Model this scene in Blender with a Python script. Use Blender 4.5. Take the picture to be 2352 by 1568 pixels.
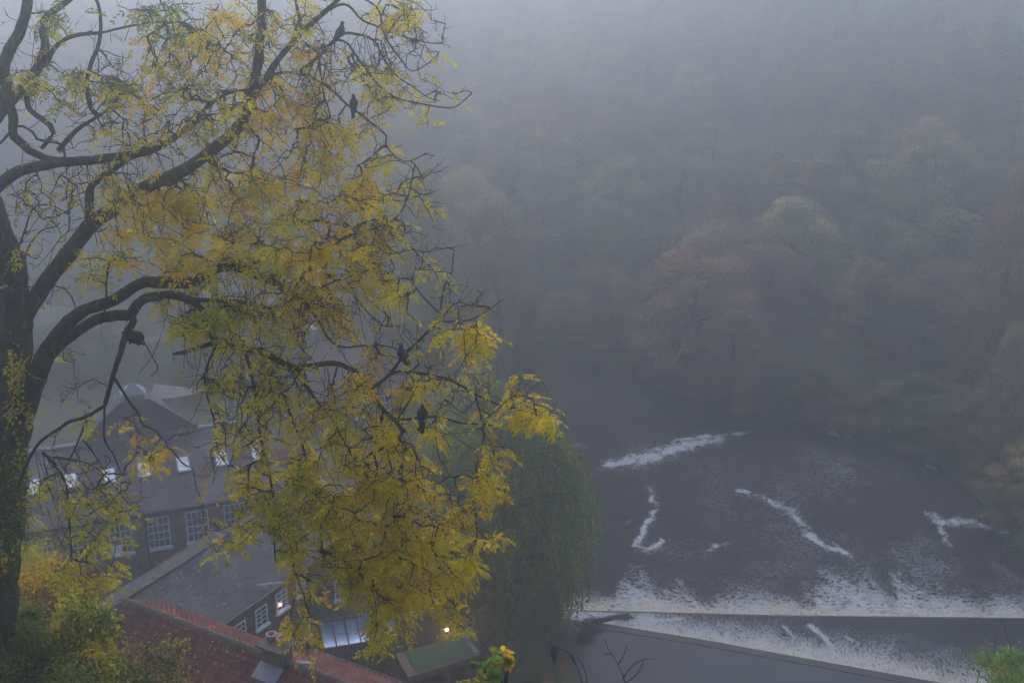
import bpy, math, random
import numpy as np
from mathutils import Vector, Matrix, kdtree
random.seed(7); RNG = np.random.default_rng(7)
for o in list(bpy.data.objects): bpy.data.objects.remove(o)
SC = bpy.context.scene; COL = SC.collection
# ------------------------------------------------------------------ camera, sky, sun, exposure
CAMZ = 45.0; PITCH = math.radians(23.0); FPX = 3267.0
cam_d = bpy.data.cameras.new("camera"); cam = bpy.data.objects.new("camera", cam_d); COL.objects.link(cam)
cam.location = (0, 0, CAMZ); cam.rotation_euler = (math.radians(90) - PITCH, 0, 0)
cam_d.lens = 50.0; cam_d.sensor_width = 36.0; cam_d.clip_end = 2000; cam_d.clip_start = 0.1
SC.camera = cam
W = bpy.data.worlds.new("World"); SC.world = W; W.use_nodes = True
nt = W.node_tree; nt.nodes.clear()
sky = nt.nodes.new("ShaderNodeTexSky"); sky.sky_type = 'NISHITA'; sky.sun_disc = False
SUN_EL, SUN_ROT = math.radians(50), math.radians(-8)
sky.sun_elevation = SUN_EL; sky.sun_rotation = SUN_ROT
sky.dust_density = 1.0; sky.air_density = 1.0; sky.ozone_density = 1.0
bg = nt.nodes.new("ShaderNodeBackground"); bg.inputs[1].default_value = 0.13
wo = nt.nodes.new("ShaderNodeOutputWorld")
nt.links.new(sky.outputs[0], bg.inputs[0]); nt.links.new(bg.outputs[0], wo.inputs[0])
sd = bpy.data.lights.new("sun", 'SUN'); sd.energy = 0.8; sd.angle = math.radians(90); sd.color = (1.0, 0.94, 0.86)
sun = bpy.data.objects.new("sun", sd); COL.objects.link(sun)
# sky's sun azimuth: rotation measured clockwise from +Y
sdir = Vector((math.sin(SUN_ROT) * math.cos(SUN_EL), math.cos(SUN_ROT) * math.cos(SUN_EL), math.sin(SUN_EL)))
sun.rotation_euler = sdir.to_track_quat('Z', 'Y').to_euler(); sun.location = (0, 0, 90)
SC.view_settings.view_transform = 'Standard'; SC.view_settings.look = 'None'
SC.view_settings.exposure = 1.16; SC.view_settings.gamma = 1.0
SC.cycles.max_bounces = 8; SC.cycles.volume_bounces = 3; SC.cycles.diffuse_bounces = 3; SC.cycles.glossy_bounces = 3
SC.cycles.transparent_max_bounces = 16; SC.cycles.use_denoising = True
try: SC.cycles.denoiser = 'OPENIMAGEDENOISE'
except Exception: pass
HAZE_DENSITY = 0.0072

# ------------------------------------------------------------------ measuring helpers (photo measured at 2352 x 1568)
CP, SP = math.cos(PITCH), math.sin(PITCH)
def ray(px, py):
    u = (px - 1176) / FPX; v = -(py - 784) / FPX
    return Vector((u, CP + v * SP, -SP + v * CP))
def at(px, py, Y):
    r = ray(px, py); return Vector((0, 0, CAMZ)) + r * (Y / r.y)
def onz(px, py, z):
    r = ray(px, py); return Vector((0, 0, CAMZ)) + r * ((z - CAMZ) / r.z)
def onplane(px, py, P, n):
    r = ray(px, py); C0 = Vector((0, 0, CAMZ)); return C0 + r * ((P - C0).dot(n) / r.dot(n))
# ------------------------------------------------------------------ object helpers
def tag(o, label=None, cat=None, group=None, kind=None):
    if label: o['label'] = label
    if cat: o['category'] = cat
    if group: o['group'] = group
    if kind: o['kind'] = kind
    return o
def empty(name, loc=(0, 0, 0), rz=0.0, parent=None):
    o = bpy.data.objects.new(name, None); COL.objects.link(o); o.location = loc; o.rotation_euler = (0, 0, rz)
    o.empty_display_size = 0.3
    if parent: o.parent = parent
    return o
def link(name, me, mat, parent=None, loc=None, rz=None):
    o = bpy.data.objects.new(name, me); COL.objects.link(o)
    if mat is not None:
        if not me.materials: me.materials.append(mat)
    if parent: o.parent = parent
    if loc is not None: o.location = loc
    if rz is not None: o.rotation_euler = (0, 0, rz)
    return o
def mesh_np(name, V, F, smooth=False, colors=None, attrs=None):
    """V (N,3); F (M,k) array of faces with k corners each"""
    me = bpy.data.meshes.new(name); V = np.asarray(V, dtype=np.float32); F = np.asarray(F, dtype=np.int32)
    me.vertices.add(len(V)); me.vertices.foreach_set("co", V.ravel())
    k = F.shape[1]; me.loops.add(F.size); me.loops.foreach_set("vertex_index", F.ravel())
    me.polygons.add(len(F)); me.polygons.foreach_set("loop_start", np.arange(0, F.size, k, dtype=np.int32))
    me.polygons.foreach_set("loop_total", np.full(len(F), k, dtype=np.int32))
    if smooth: me.polygons.foreach_set("use_smooth", np.ones(len(F), dtype=bool))
    if colors is not None:
        ca = me.color_attributes.new("tint", 'FLOAT_COLOR', 'POINT')
        c = np.ones((len(V), 4), dtype=np.float32); c[:, :3] = colors; ca.data.foreach_set("color", c.ravel())
    for n, a in (attrs or {}).items():
        at_ = me.attributes.new(n, 'FLOAT', 'POINT'); at_.data.foreach_set("value", np.asarray(a, dtype=np.float32).ravel())
    me.update(); me.validate(); return me
class MB:
    def __init__(s): s.v = []; s.f = []
    def add(s, vs, fs):
        b = len(s.v); s.v += [tuple(p) for p in vs]; s.f += [tuple(b + i for i in f) for f in fs]; return s
    def box(s, x0, x1, y0, y1, z0, z1):
        return s.add([(x0, y0, z0), (x1, y0, z0), (x1, y1, z0), (x0, y1, z0), (x0, y0, z1), (x1, y0, z1), (x1, y1, z1), (x0, y1, z1)],
                     [(0, 3, 2, 1), (4, 5, 6, 7), (0, 1, 5, 4), (1, 2, 6, 5), (2, 3, 7, 6), (3, 0, 4, 7)])
    def slab(s, a, b, c, d, t):
        """quad a b c d (ccw seen from outside) thickened by t inwards"""
        a, b, c, d = map(Vector, (a, b, c, d)); n = (b - a).cross(d - a).normalized() * t
        return s.add([a, b, c, d, a - n, b - n, c - n, d - n],
                     [(0, 1, 2, 3), (7, 6, 5, 4), (0, 4, 5, 1), (1, 5, 6, 2), (2, 6, 7, 3), (3, 7, 4, 0)])
    def tube(s, pts, rs, n=8, cap=True):
        pts = [Vector(p) for p in pts]; b = len(s.v)
        for i, p in enumerate(pts):
            t = (pts[min(i + 1, len(pts) - 1)] - pts[max(i - 1, 0)]).normalized()
            a = t.cross(Vector((0.13, 0.31, 0.94))); a = a.normalized() if a.length > 1e-4 else Vector((1, 0, 0)); c = t.cross(a)
            r = rs[i] if hasattr(rs, '__len__') else rs
            for k in range(n):
                th = 2 * math.pi * k / n; s.v.append(tuple(p + (a * math.cos(th) + c * math.sin(th)) * r))
        for i in range(len(pts) - 1):
            for k in range(n):
                s.f.append((b + i * n + k, b + i * n + (k + 1) % n, b + (i + 1) * n + (k + 1) % n, b + (i + 1) * n + k))
        if cap:
            s.f.append(tuple(b + k for k in range(n))[::-1]); e = b + (len(pts) - 1) * n; s.f.append(tuple(e + k for k in range(n)))
        return s
    def lathe(s, prof, n=16, c=(0, 0, 0)):
        b = len(s.v)
        for r, z in prof:
            for k in range(n):
                th = 2 * math.pi * k / n; s.v.append((c[0] + r * math.cos(th), c[1] + r * math.sin(th), c[2] + z))
        for i in range(len(prof) - 1):
            for k in range(n):
                s.f.append((b + i * n + k, b + i * n + (k + 1) % n, b + (i + 1) * n + (k + 1) % n, b + (i + 1) * n + k))
        return s
    def build(s, name, mat, parent=None, smooth=False):
        me = bpy.data.meshes.new(name); me.from_pydata(s.v, [], s.f)
        if smooth:
            for p in me.polygons: p.use_smooth = True
        me.update(); return link(name, me, mat, parent)

# ------------------------------------------------------------------ noise in python
def vnoise(x, y, seed=0):
    xi = np.floor(x).astype(np.int64); yi = np.floor(y).astype(np.int64); xf = x - xi; yf = y - yi
    def h(a, b):
        n = (a * 374761393 + b * 668265263 + seed * 1442695041) & 0xffffffff
        n = ((n ^ (n >> 13)) * 1274126177) & 0xffffffff
        return ((n ^ (n >> 16)) & 0xffff) / 65535.0
    sx = xf * xf * (3 - 2 * xf); sy = yf * yf * (3 - 2 * yf)
    return (h(xi, yi) * (1 - sx) + h(xi + 1, yi) * sx) * (1 - sy) + (h(xi, yi + 1) * (1 - sx) + h(xi + 1, yi + 1) * sx) * sy
def fbm(x, y, seed=0, octv=4):
    a = 0; w = 0.5; t = 0
    for i in range(octv): a = a + w * vnoise(x * 2 ** i, y * 2 ** i, seed + i); t += w; w *= 0.55
    return a / t
def seg_dist(X, Y, pts, closed=False):
    d = np.full(X.shape, 1e9)
    P = list(pts) + ([pts[0]] if closed else [])
    for (x0, y0), (x1, y1) in zip(P[:-1], P[1:]):
        dx, dy = x1 - x0, y1 - y0; t = np.clip(((X - x0) * dx + (Y - y0) * dy) / (dx * dx + dy * dy + 1e-9), 0, 1)
        d = np.minimum(d, np.hypot(X - x0 - t * dx, Y - y0 - t * dy))
    return d
def inside(X, Y, poly):
    r = np.zeros(X.shape, bool); n = len(poly)
    for i in range(n):
        x0, y0 = poly[i]; x1, y1 = poly[(i + 1) % n]
        if y0 == y1: continue
        c = ((y0 > Y) != (y1 > Y)) & (X < (x1 - x0) * (Y - y0) / (y1 - y0) + x0); r ^= c
    return r

# ------------------------------------------------------------------ materials
MATS = {}
def newmat(name):
    m = bpy.data.materials.new(name); m.use_nodes = True; t = m.node_tree
    return m, t, t.nodes["Principled BSDF"], t.nodes["Material Output"]
def ramp(t, fac, stops):
    r = t.nodes.new("ShaderNodeValToRGB"); e = r.color_ramp.elements
    while len(e) < len(stops): e.new(0.5)
    for k, (p, c) in enumerate(stops): e[k].position = p; e[k].color = (*c, 1)
    t.links.new(fac, r.inputs[0]); return r.outputs[0]
def tc(t, out="Object", scale=(1, 1, 1), rot=(0, 0, 0)):
    c = t.nodes.new("ShaderNodeTexCoord"); m = t.nodes.new("ShaderNodeMapping"); m.inputs["Scale"].default_value = scale
    m.inputs["Rotation"].default_value = rot
    t.links.new(c.outputs[out], m.inputs[0]); return m.outputs[0]
def noise(t, vec, scale, detail=4, rough=0.55):
    n = t.nodes.new("ShaderNodeTexNoise"); n.inputs["Scale"].default_value = scale; n.inputs["Detail"].default_value = detail
    n.inputs["Roughness"].default_value = rough; t.links.new(vec, n.inputs["Vector"]); return n.outputs["Fac"]
def mix(t, a, b, fac, mode='MIX'):
    m = t.nodes.new("ShaderNodeMix"); m.data_type = 'RGBA'; m.blend_type = mode
    for s, v in ((m.inputs[0], fac), (m.inputs[6], a), (m.inputs[7], b)):
        if isinstance(v, (int, float)): s.default_value = v
        elif isinstance(v, tuple): s.default_value = (*v, 1)
        else: t.links.new(v, s)
    return m.outputs[2]
def bump(t, b, h, strength=0.4, dist=0.02):
    n = t.nodes.new("ShaderNodeBump"); n.inputs["Strength"].default_value = strength; n.inputs["Distance"].default_value = dist
    t.links.new(h, n.inputs["Height"]); t.links.new(n.outputs[0], b.inputs["Normal"])
def simple(name, c1, c2, scale=3, rough=0.8, bs=0.3, bd=0.02, spec=0.3, metal=0.0):
    if name in MATS: return MATS[name]
    m, t, b, o = newmat(name); v = tc(t); f = noise(t, v, scale, 6)
    t.links.new(ramp(t, f, [(0.3, c1), (0.7, c2)]), b.inputs["Base Color"])
    b.inputs["Roughness"].default_value = rough; b.inputs["Specular IOR Level"].default_value = spec; b.inputs["Metallic"].default_value = metal
    if bs: bump(t, b, noise(t, v, scale * 4, 5), bs, bd)
    MATS[name] = m; return m
def bricky(name, c1, c2, mortar, bw, bh, gap=0.012, swap='wall', lichen=None, rough=0.85, mscale=0.8):
    """stone courses on walls (x+y, z) or slates on roofs (x, y)"""
    m, t, b, o = newmat(name); c = t.nodes.new("ShaderNodeTexCoord"); s = t.nodes.new("ShaderNodeSeparateXYZ"); t.links.new(c.outputs["Object"], s.inputs[0])
    cb = t.nodes.new("ShaderNodeCombineXYZ")
    if swap == 'wall':
        ad = t.nodes.new("ShaderNodeMath"); t.links.new(s.outputs[0], ad.inputs[0]); t.links.new(s.outputs[1], ad.inputs[1])
        t.links.new(ad.outputs[0], cb.inputs[0]); t.links.new(s.outputs[2], cb.inputs[1])
    else:
        t.links.new(s.outputs[0], cb.inputs[0]); t.links.new(s.outputs[1], cb.inputs[1])
    br = t.nodes.new("ShaderNodeTexBrick"); t.links.new(cb.outputs[0], br.inputs["Vector"])
    br.inputs["Scale"].default_value = 1.0; br.inputs["Brick Width"].default_value = bw; br.inputs["Row Height"].default_value = bh
    br.inputs["Mortar Size"].default_value = gap; br.inputs["Mortar Smooth"].default_value = 0.3; br.inputs["Bias"].default_value = 0.1
    br.inputs["Color1"].default_value = (*c1, 1); br.inputs["Color2"].default_value = (*c2, 1); br.inputs["Mortar"].default_value = (*mortar, 1)
    big = noise(t, c.outputs["Object"], mscale, 5)
    col = mix(t, br.outputs["Color"], ramp(t, big, [(0.3, (0.5, 0.48, 0.46)), (0.7, (1.4, 1.36, 1.34))]), 0.85, 'MULTIPLY')
    col = mix(t, col, ramp(t, noise(t, c.outputs['Object'], 4.5, 6, 0.7), [(0.32, (0.6, 0.6, 0.6)), (0.68, (1.35, 1.33, 1.3))]), 0.8, 'MULTIPLY')
    if lichen:
        l = noise(t, c.outputs["Object"], 5.5, 3, 0.6); lf = ramp(t, l, [(0.63, (0, 0, 0)), (0.70, (1, 1, 1))])
        col = mix(t, col, lichen, lf)
    t.links.new(col, b.inputs["Base Color"]); b.inputs["Roughness"].default_value = rough; b.inputs["Specular IOR Level"].default_value = 0.2
    n1 = t.nodes.new("ShaderNodeMath"); n1.operation = 'SUBTRACT'; t.links.new(noise(t, c.outputs["Object"], 14, 4), n1.inputs[0]); t.links.new(br.outputs["Fac"], n1.inputs[1])
    bump(t, b, n1.outputs[0], 0.6, 0.03); MATS[name] = m; return m
def leafmat(name, trans=0.35, objcolor=False, rough=0.6):
    m, t, b, o = newmat(name)
    a = t.nodes.new("ShaderNodeAttribute"); a.attribute_name = "tint"; col = a.outputs["Color"]
    if objcolor:
        oi = t.nodes.new("ShaderNodeObjectInfo"); col = mix(t, col, oi.outputs["Color"], 1.0, 'MULTIPLY')
    t.links.new(col, b.inputs["Base Color"]); b.inputs["Roughness"].default_value = rough; b.inputs["Specular IOR Level"].default_value = 0.25
    tr = t.nodes.new("ShaderNodeBsdfTranslucent"); t.links.new(col, tr.inputs[0])
    ms = t.nodes.new("ShaderNodeMixShader"); ms.inputs[0].default_value = trans
    t.links.new(b.outputs[0], ms.inputs[1]); t.links.new(tr.outputs[0], ms.inputs[2]); t.links.new(ms.outputs[0], o.inputs[0])
    MATS[name] = m; return m
M_leaf = leafmat("autumn_leaf", 0.5); M_far = leafmat("far_leaf", 0.25, True)
def barkmat(name, c1, c2, moss):
    m, t, b, o = newmat(name); v = tc(t, scale=(1, 1, 0.35)); f = noise(t, v, 11, 8, 0.75)
    col = ramp(t, f, [(0.38, tuple(x * .6 for x in c1)), (0.5, c1), (0.62, tuple(x * 1.5 for x in c2))])
    mo = ramp(t, noise(t, tc(t), 2.3, 5, 0.6), [(0.50, (0, 0, 0)), (0.58, (.85, .85, .85))])
    t.links.new(mix(t, col, moss, mo), b.inputs["Base Color"]); b.inputs["Roughness"].default_value = 0.9
    b.inputs["Specular IOR Level"].default_value = 0.15; bump(t, b, f, 1.0, 0.07); MATS[name] = m; return m
M_bark = barkmat("ash_bark", (0.030, 0.024, 0.018), (0.085, 0.070, 0.052), (0.055, 0.060, 0.028))
M_twig = barkmat("twig_bark", (0.04, 0.037, 0.03), (0.11, 0.10, 0.08), (0.07, 0.075, 0.04))
M_bark2 = barkmat("wet_bark", (0.02, 0.017, 0.014), (0.06, 0.05, 0.04), (0.04, 0.045, 0.02))
M_stone = bricky("mill_stone", (0.40, 0.31, 0.18), (0.29, 0.225, 0.14), (0.20, 0.17, 0.12), 0.42, 0.17, 0.014)
M_stone2 = bricky("rubble_stone", (0.22, 0.17, 0.12), (0.14, 0.11, 0.08), (0.15, 0.125, 0.10), 0.38, 0.15, 0.016)
M_brown = bricky("brown_stone", (0.17, 0.12, 0.09), (0.12, 0.087, 0.068), (0.11, 0.09, 0.07), 0.3, 0.12, 0.012)
M_slate = bricky("purple_slate", (0.115, 0.095, 0.105), (0.080, 0.070, 0.080), (0.04, 0.037, 0.04), 0.3, 0.22, 0.008, 'roof', rough=0.6)
M_slate2 = bricky("grey_slate", (0.105, 0.100, 0.115), (0.070, 0.068, 0.080), (0.035, 0.034, 0.038), 0.34, 0.2, 0.01, 'roof', lichen=(0.30, 0.30, 0.29), rough=0.6)
M_stslate = bricky("stone_slate", (0.17, 0.15, 0.13), (0.12, 0.105, 0.095), (0.07, 0.06, 0.055), 0.45, 0.3, 0.015, 'roof', rough=0.8)
M_white = simple("white_paint", (0.72, 0.73, 0.74), (0.82, 0.82, 0.82), 6, 0.5, 0.1)
M_lead = simple("grey_lead", (0.12, 0.13, 0.15), (0.2, 0.21, 0.24), 5, 0.55, 0.2)
M_gutter = simple("black_gutter", (0.025, 0.022, 0.022), (0.05, 0.045, 0.045), 8, 0.5, 0.1)
M_sill = simple("stone_trim", (0.2, 0.18, 0.14), (0.3, 0.27, 0.21), 8, 0.85, 0.3)
M_wood = simple("brown_timber", (0.10, 0.060, 0.045), (0.17, 0.105, 0.08), 7, 0.75, 0.3)
M_terr = simple("grey_terracotta", (0.24, 0.13, 0.115), (0.33, 0.19, 0.165), 6, 0.7, 0.2)
M_moss = simple("roof_moss", (0.035, 0.045, 0.022), (0.10, 0.105, 0.055), 6, 0.95, 0.8, 0.05)
M_mossy = simple("mossy_ridge", (0.05, 0.05, 0.035), (0.13, 0.12, 0.085), 5, 0.95, 0.8, 0.05)
M_green = simple("green_roof_felt", (0.028, 0.060, 0.032), (0.055, 0.10, 0.050), 2.2, 0.95, 0.9, 0.05)
M_black = simple("dark_interior", (0.012, 0.012, 0.012), (0.02, 0.02, 0.02), 3, 0.9, 0)
M_iron = simple("black_iron", (0.02, 0.02, 0.022), (0.04, 0.04, 0.045), 8, 0.5, 0.1)
M_metal = simple("galvanised_metal", (0.35, 0.36, 0.38), (0.5, 0.5, 0.52), 8, 0.45, 0.1, metal=0.5)
def pantile():
    m, t, b, o = newmat("red_pantile"); v = tc(t)
    vo = t.nodes.new("ShaderNodeTexVoronoi"); vo.inputs["Scale"].default_value = 1.0; mp = tc(t, scale=(3.5, 3.3, 0.0)); t.links.new(mp, vo.inputs["Vector"])
    col = ramp(t, vo.outputs["Color"], [(0.1, (0.14, 0.050, 0.040)), (0.55, (0.22, 0.072, 0.054)), (0.9, (0.31, 0.11, 0.08))])
    d = ramp(t, noise(t, v, 0.9, 6, 0.65), [(0.35, (0.45, 0.45, 0.46)), (0.62, (1.05, 1.0, 1.0))]); col = mix(t, col, d, 0.85, 'MULTIPLY')
    mo = ramp(t, noise(t, v, 3.2, 5, 0.6), [(0.60, (0, 0, 0)), (0.72, (1, 1, 1))]); col = mix(t, col, (0.07, 0.06, 0.045), mo)
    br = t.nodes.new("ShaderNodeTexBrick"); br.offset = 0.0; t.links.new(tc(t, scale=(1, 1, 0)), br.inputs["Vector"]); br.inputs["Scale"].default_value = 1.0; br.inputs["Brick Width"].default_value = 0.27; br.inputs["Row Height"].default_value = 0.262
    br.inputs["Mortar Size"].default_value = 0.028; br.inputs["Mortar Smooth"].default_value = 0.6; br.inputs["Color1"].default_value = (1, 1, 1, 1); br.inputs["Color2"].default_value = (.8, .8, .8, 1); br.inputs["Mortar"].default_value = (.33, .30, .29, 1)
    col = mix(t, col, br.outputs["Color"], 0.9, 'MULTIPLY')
    t.links.new(col, b.inputs["Base Color"]); b.inputs["Roughness"].default_value = 0.85; b.inputs["Specular IOR Level"].default_value = 0.12; bump(t, b, noise(t, v, 25, 4), 0.3, 0.01); return m
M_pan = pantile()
def glass(name, base, rough=0.12, metal=0.0):
    m, t, b, o = newmat(name); v = tc(t); t.links.new(ramp(t, noise(t, v, 1.1, 2), [(0.35, tuple(c * 0.75 for c in base)), (0.65, tuple(c * 1.2 for c in base))]), b.inputs["Base Color"])
    b.inputs["Roughness"].default_value = rough; b.inputs["Metallic"].default_value = metal; b.inputs["Specular IOR Level"].default_value = 0.7; return m
M_pane = glass("window_glass", (0.16, 0.165, 0.17), 0.15)
M_paned = glass("dark_window_glass", (0.03, 0.032, 0.035), 0.1)
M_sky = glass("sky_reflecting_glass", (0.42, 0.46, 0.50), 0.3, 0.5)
M_sky2 = glass("painted_sky_glass", (0.52, 0.64, 0.86), 0.2, 0.6)  # blue of the reflected sky is put into the base colour
def emis(name, c, s):
    m, t, b, o = newmat(name); b.inputs["Base Color"].default_value = (*c, 1); b.inputs["Emission Color"].default_value = (*c, 1); b.inputs["Emission Strength"].default_value = s; return m
M_bulb = emis("lamp_glow", (1.0, 0.55, 0.22), 9)
M_bird = None
def birdmat():
    m, t, b, o = newmat("black_feather"); v = tc(t); f = noise(t, v, 40, 4)
    t.links.new(ramp(t, f, [(0.3, (0.010, 0.010, 0.013)), (0.7, (0.022, 0.022, 0.028))]), b.inputs["Base Color"]); b.inputs["Roughness"].default_value = 0.55; return m
M_bird = birdmat(); M_beak = simple("black_beak", (0.01, 0.01, 0.01), (0.02, 0.02, 0.02), 9, 0.4, 0)

# ------------------------------------------------------------------ river shape
H2 = 2.0          # water above the weir
crest_px = [(1180, 1412), (1250, 1423), (1390, 1441), (1600, 1475), (1900, 1530), (2110, 1568)]
crest = [onz(x, y, H2).xy[:] for x, y in crest_px]; c1, c2_ = crest[-2], crest[-1]
ex = ((c2_[0] - c1[0]), (c2_[1] - c1[1])); crest = [(crest[0][0] - 4, crest[0][1] + 0.9)] + crest + [(c2_[0] + ex[0] * 3.2, c2_[1] + ex[1] * 3.0)]
HT = 1.25         # lip of the apron
toe_px = [(1180, 1399), (1250, 1402), (1440, 1406), (1800, 1415), (2352, 1421)]
toe = [onz(x, y, HT).xy[:] for x, y in toe_px]; t1, t2 = toe[-2], toe[-1]
toe = [(toe[0][0] - 4, toe[0][1] + 0.2)] + toe + [(t2[0] + (t2[0] - t1[0]) * 1.2, t2[1] + (t2[1] - t1[1]) * 1.2)]
FAR = [(60, 44), (37, 56), (33.5, 66), (31, 72), (30, 80), (28, 87), (20, 91.5), (12, 96), (5, 103), (-8, 110), (-25, 118), (-60, 128), (-260, 150)]
NEARB = [(-260, 132), (-62, 112), (-30, 103), (-12, 96), (-3, 90), (0.5, 84), (1.2, 76), (0.0, 70), (-1.0, 66), (-3.5, 62), (-4.5, 58), (-3.5, 54), (-1.0, 50.5), (4, 48.5), (20, 44), (40, 38), (60, 34)]
CHAN = FAR + NEARB
def ground(X, Y):
    X = np.asarray(X, float); Y = np.asarray(Y, float)
    base = 1.8 * np.clip((-X - 5) / 3, 0, 1) * np.clip((Y - 17) / 4, 0, 1) * np.clip((36 - Y) / 5, 0, 1) + np.interp(Y + 0.12 * X * (Y < 44), [-70, -2, 2, 8, 15, 24, 32, 40, 46, 52, 60], [43.3, 43.3, 43.2, 36.5, 31, 23.5, 16, 8.5, 4.5, 3.0, 2.6])
    yf = np.interp(X, [p[0] for p in FAR[::-1]], [p[1] for p in FAR[::-1]])
    d = seg_dist(X, Y, FAR); far = (Y > yf) | (X > 60)
    s = np.interp(X, [-60, -10, 8, 20, 35, 60], [0.03, 0.03, 0.03, 0.07, 0.24, 0.45])
    hill = 1.2 * np.clip(d / 2.5, 0, 1) + 30 * (1 - np.exp(-s * np.maximum(d - 2, 0) / 30)) + 1.5 * (fbm(X / 9, Y / 9, 3) - 0.5) * np.clip(d / 6, 0, 1)
    left = 2.6 + 0.25 * (fbm(X / 4, Y / 4, 5) - 0.5) + np.clip((-X - 26) * 0.12, 0, 4) * (Y > 70)
    z = np.where(far, hill, np.where(Y > 58, left, base + 0.5 * (fbm(X / 3, Y / 3, 9) - 0.5)))
    dch = seg_dist(X, Y, CHAN, True); ins = inside(X, Y, CHAN)
    bank = np.clip(dch / 1.2, 0, 1)
    z = np.where(ins, -1.4 * bank + 1.9 * (1 - bank) * (Y < 66), z)
    return z
def gz(x, y): return float(ground(np.array([x]), np.array([y]))[0])
def grid(xs, ys, zf, name, mat, smooth=True, attrs=None):
    X, Y = np.meshgrid(xs, ys); Z = zf(X, Y); nx, ny = len(xs), len(ys)
    V = np.stack([X.ravel(), Y.ravel(), Z.ravel()], 1); i = np.arange(nx * ny).reshape(ny, nx)
    F = np.stack([i[:-1, :-1].ravel(), i[:-1, 1:].ravel(), i[1:, 1:].ravel(), i[1:, :-1].ravel()], 1)
    at_ = {k: f(X, Y) for k, f in (attrs or {}).items()}
    return link(name, mesh_np(name, V, F, smooth, attrs=at_), mat)
def spaced(lo, a, b, hi, fine, coarse):
    return np.concatenate([np.arange(lo, a, coarse), np.arange(a, b, fine), np.arange(b, hi + coarse, coarse)])
def groundmat():
    m, t, b, o = newmat("leafy_ground"); v = tc(t)
    col = ramp(t, noise(t, v, 0.35, 8, 0.6), [(0.3, (0.035, 0.033, 0.02)), (0.5, (0.055, 0.058, 0.028)), (0.7, (0.085, 0.062, 0.032))])
    t.links.new(mix(t, col, (0.14, 0.09, 0.03), ramp(t, noise(t, v, 5, 6, 0.7), [(0.55, (0, 0, 0)), (0.68, (0.8, 0.8, 0.8))])), b.inputs["Base Color"])
    b.inputs["Roughness"].default_value = 0.95; bump(t, b, noise(t, v, 6, 6), 0.8, 0.1); return m
xs = spaced(-250, -32, 46, 250, 0.6, 5.0); ys = spaced(-16, 0, 112, 396, 0.6, 4.0)
g = grid(xs, ys, ground, "ground", groundmat()); tag(g, kind='structure')

# ---- water
def watermat(name, dark, still=False, vs=(1.0, 1.25, 1), vs2=(0.8, 1.5, 1)):
    m, t, b, o = newmat(name); b.inputs["Roughness"].default_value = 0.12 if still else 0.28
    at_ = t.nodes.new("ShaderNodeAttribute"); at_.attribute_name = "foam"; fo = at_.outputs["Fac"]
    cr = t.nodes.new("ShaderNodeAttribute"); cr.attribute_name = "cream"; cf = cr.outputs["Fac"]
    v = tc(t, scale=vs, rot=(0, 0, 0.3)); v2 = tc(t, scale=vs2)
    n1 = noise(t, v, 2.1, 8, 0.72); n2 = noise(t, v2, 4.5, 6, 0.75)
    def math_(op, a, b_):
        q = t.nodes.new("ShaderNodeMath"); q.operation = op
        for s, x in ((q.inputs[0], a), (q.inputs[1], b_)):
            if isinstance(x, (int, float)): s.default_value = x
            else: t.links.new(x, s)
        return q.outputs[0]
    # veins: ridged noise
    rid = math_('SUBTRACT', 1.0, math_('MULTIPLY', math_('ABSOLUTE', math_('SUBTRACT', n1, 0.5), 0), 7.0))
    k = math_('ADD', math_('MULTIPLY', rid, 0.42), math_('MULTIPLY', n2, 0.55))
    q = t.nodes.new("ShaderNodeMath"); q.operation = 'MAXIMUM'; t.links.new(rid, q.inputs[0]); q.inputs[1].default_value = 0.0
    k = math_('ADD', math_('MULTIPLY', q.outputs[0], 0.42), math_('MULTIPLY', n2, 0.62))
    s = math_('SUBTRACT', math_('ADD', math_('MULTIPLY', fo, 0.84), k), 0.90)
    mk = ramp(t, s, [(0.0, (0, 0, 0)), (0.14, (0.5,) * 3), (0.34, (1, 1, 1))])
    white = mix(t, (0.54, 0.55, 0.58), (0.66, 0.57, 0.40), cf)
    white = mix(t, white, ramp(t, n1, [(0.3, (0.6, 0.56, 0.5)), (0.62, (1.08, 1.08, 1.08))]), 0.8, 'MULTIPLY')
    dk = mix(t, dark, tuple(c * 1.9 for c in dark), ramp(t, noise(t, tc(t, scale=(0.5, 1.2, 1)), 0.5, 5), [(0.35, (0, 0, 0)), (0.65, (1, 1, 1))]))
    t.links.new(mix(t, dk, white, mk), b.inputs["Base Color"])
    rr = mix(t, (0.10,) * 3 if still else (0.22,) * 3, (0.85,) * 3, mk); t.links.new(rr, b.inputs["Roughness"])
    h = math_('ADD', math_('MULTIPLY', n2, 0.4), n1)
    bump(t, b, h, 0.05 if still else 1.0, 0.05 if still else 0.22); b.inputs["IOR"].default_value = 1.33; b.inputs["Specular IOR Level"].default_value = 0.15 if still else 0.35; return m
def W2(pts, z=0.0): return [onz(x, y, z).xy[:] for x, y in pts]
toe_a = np.array(toe)
def toeY(X): return np.interp(X, toe_a[:, 0], toe_a[:, 1])
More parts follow.
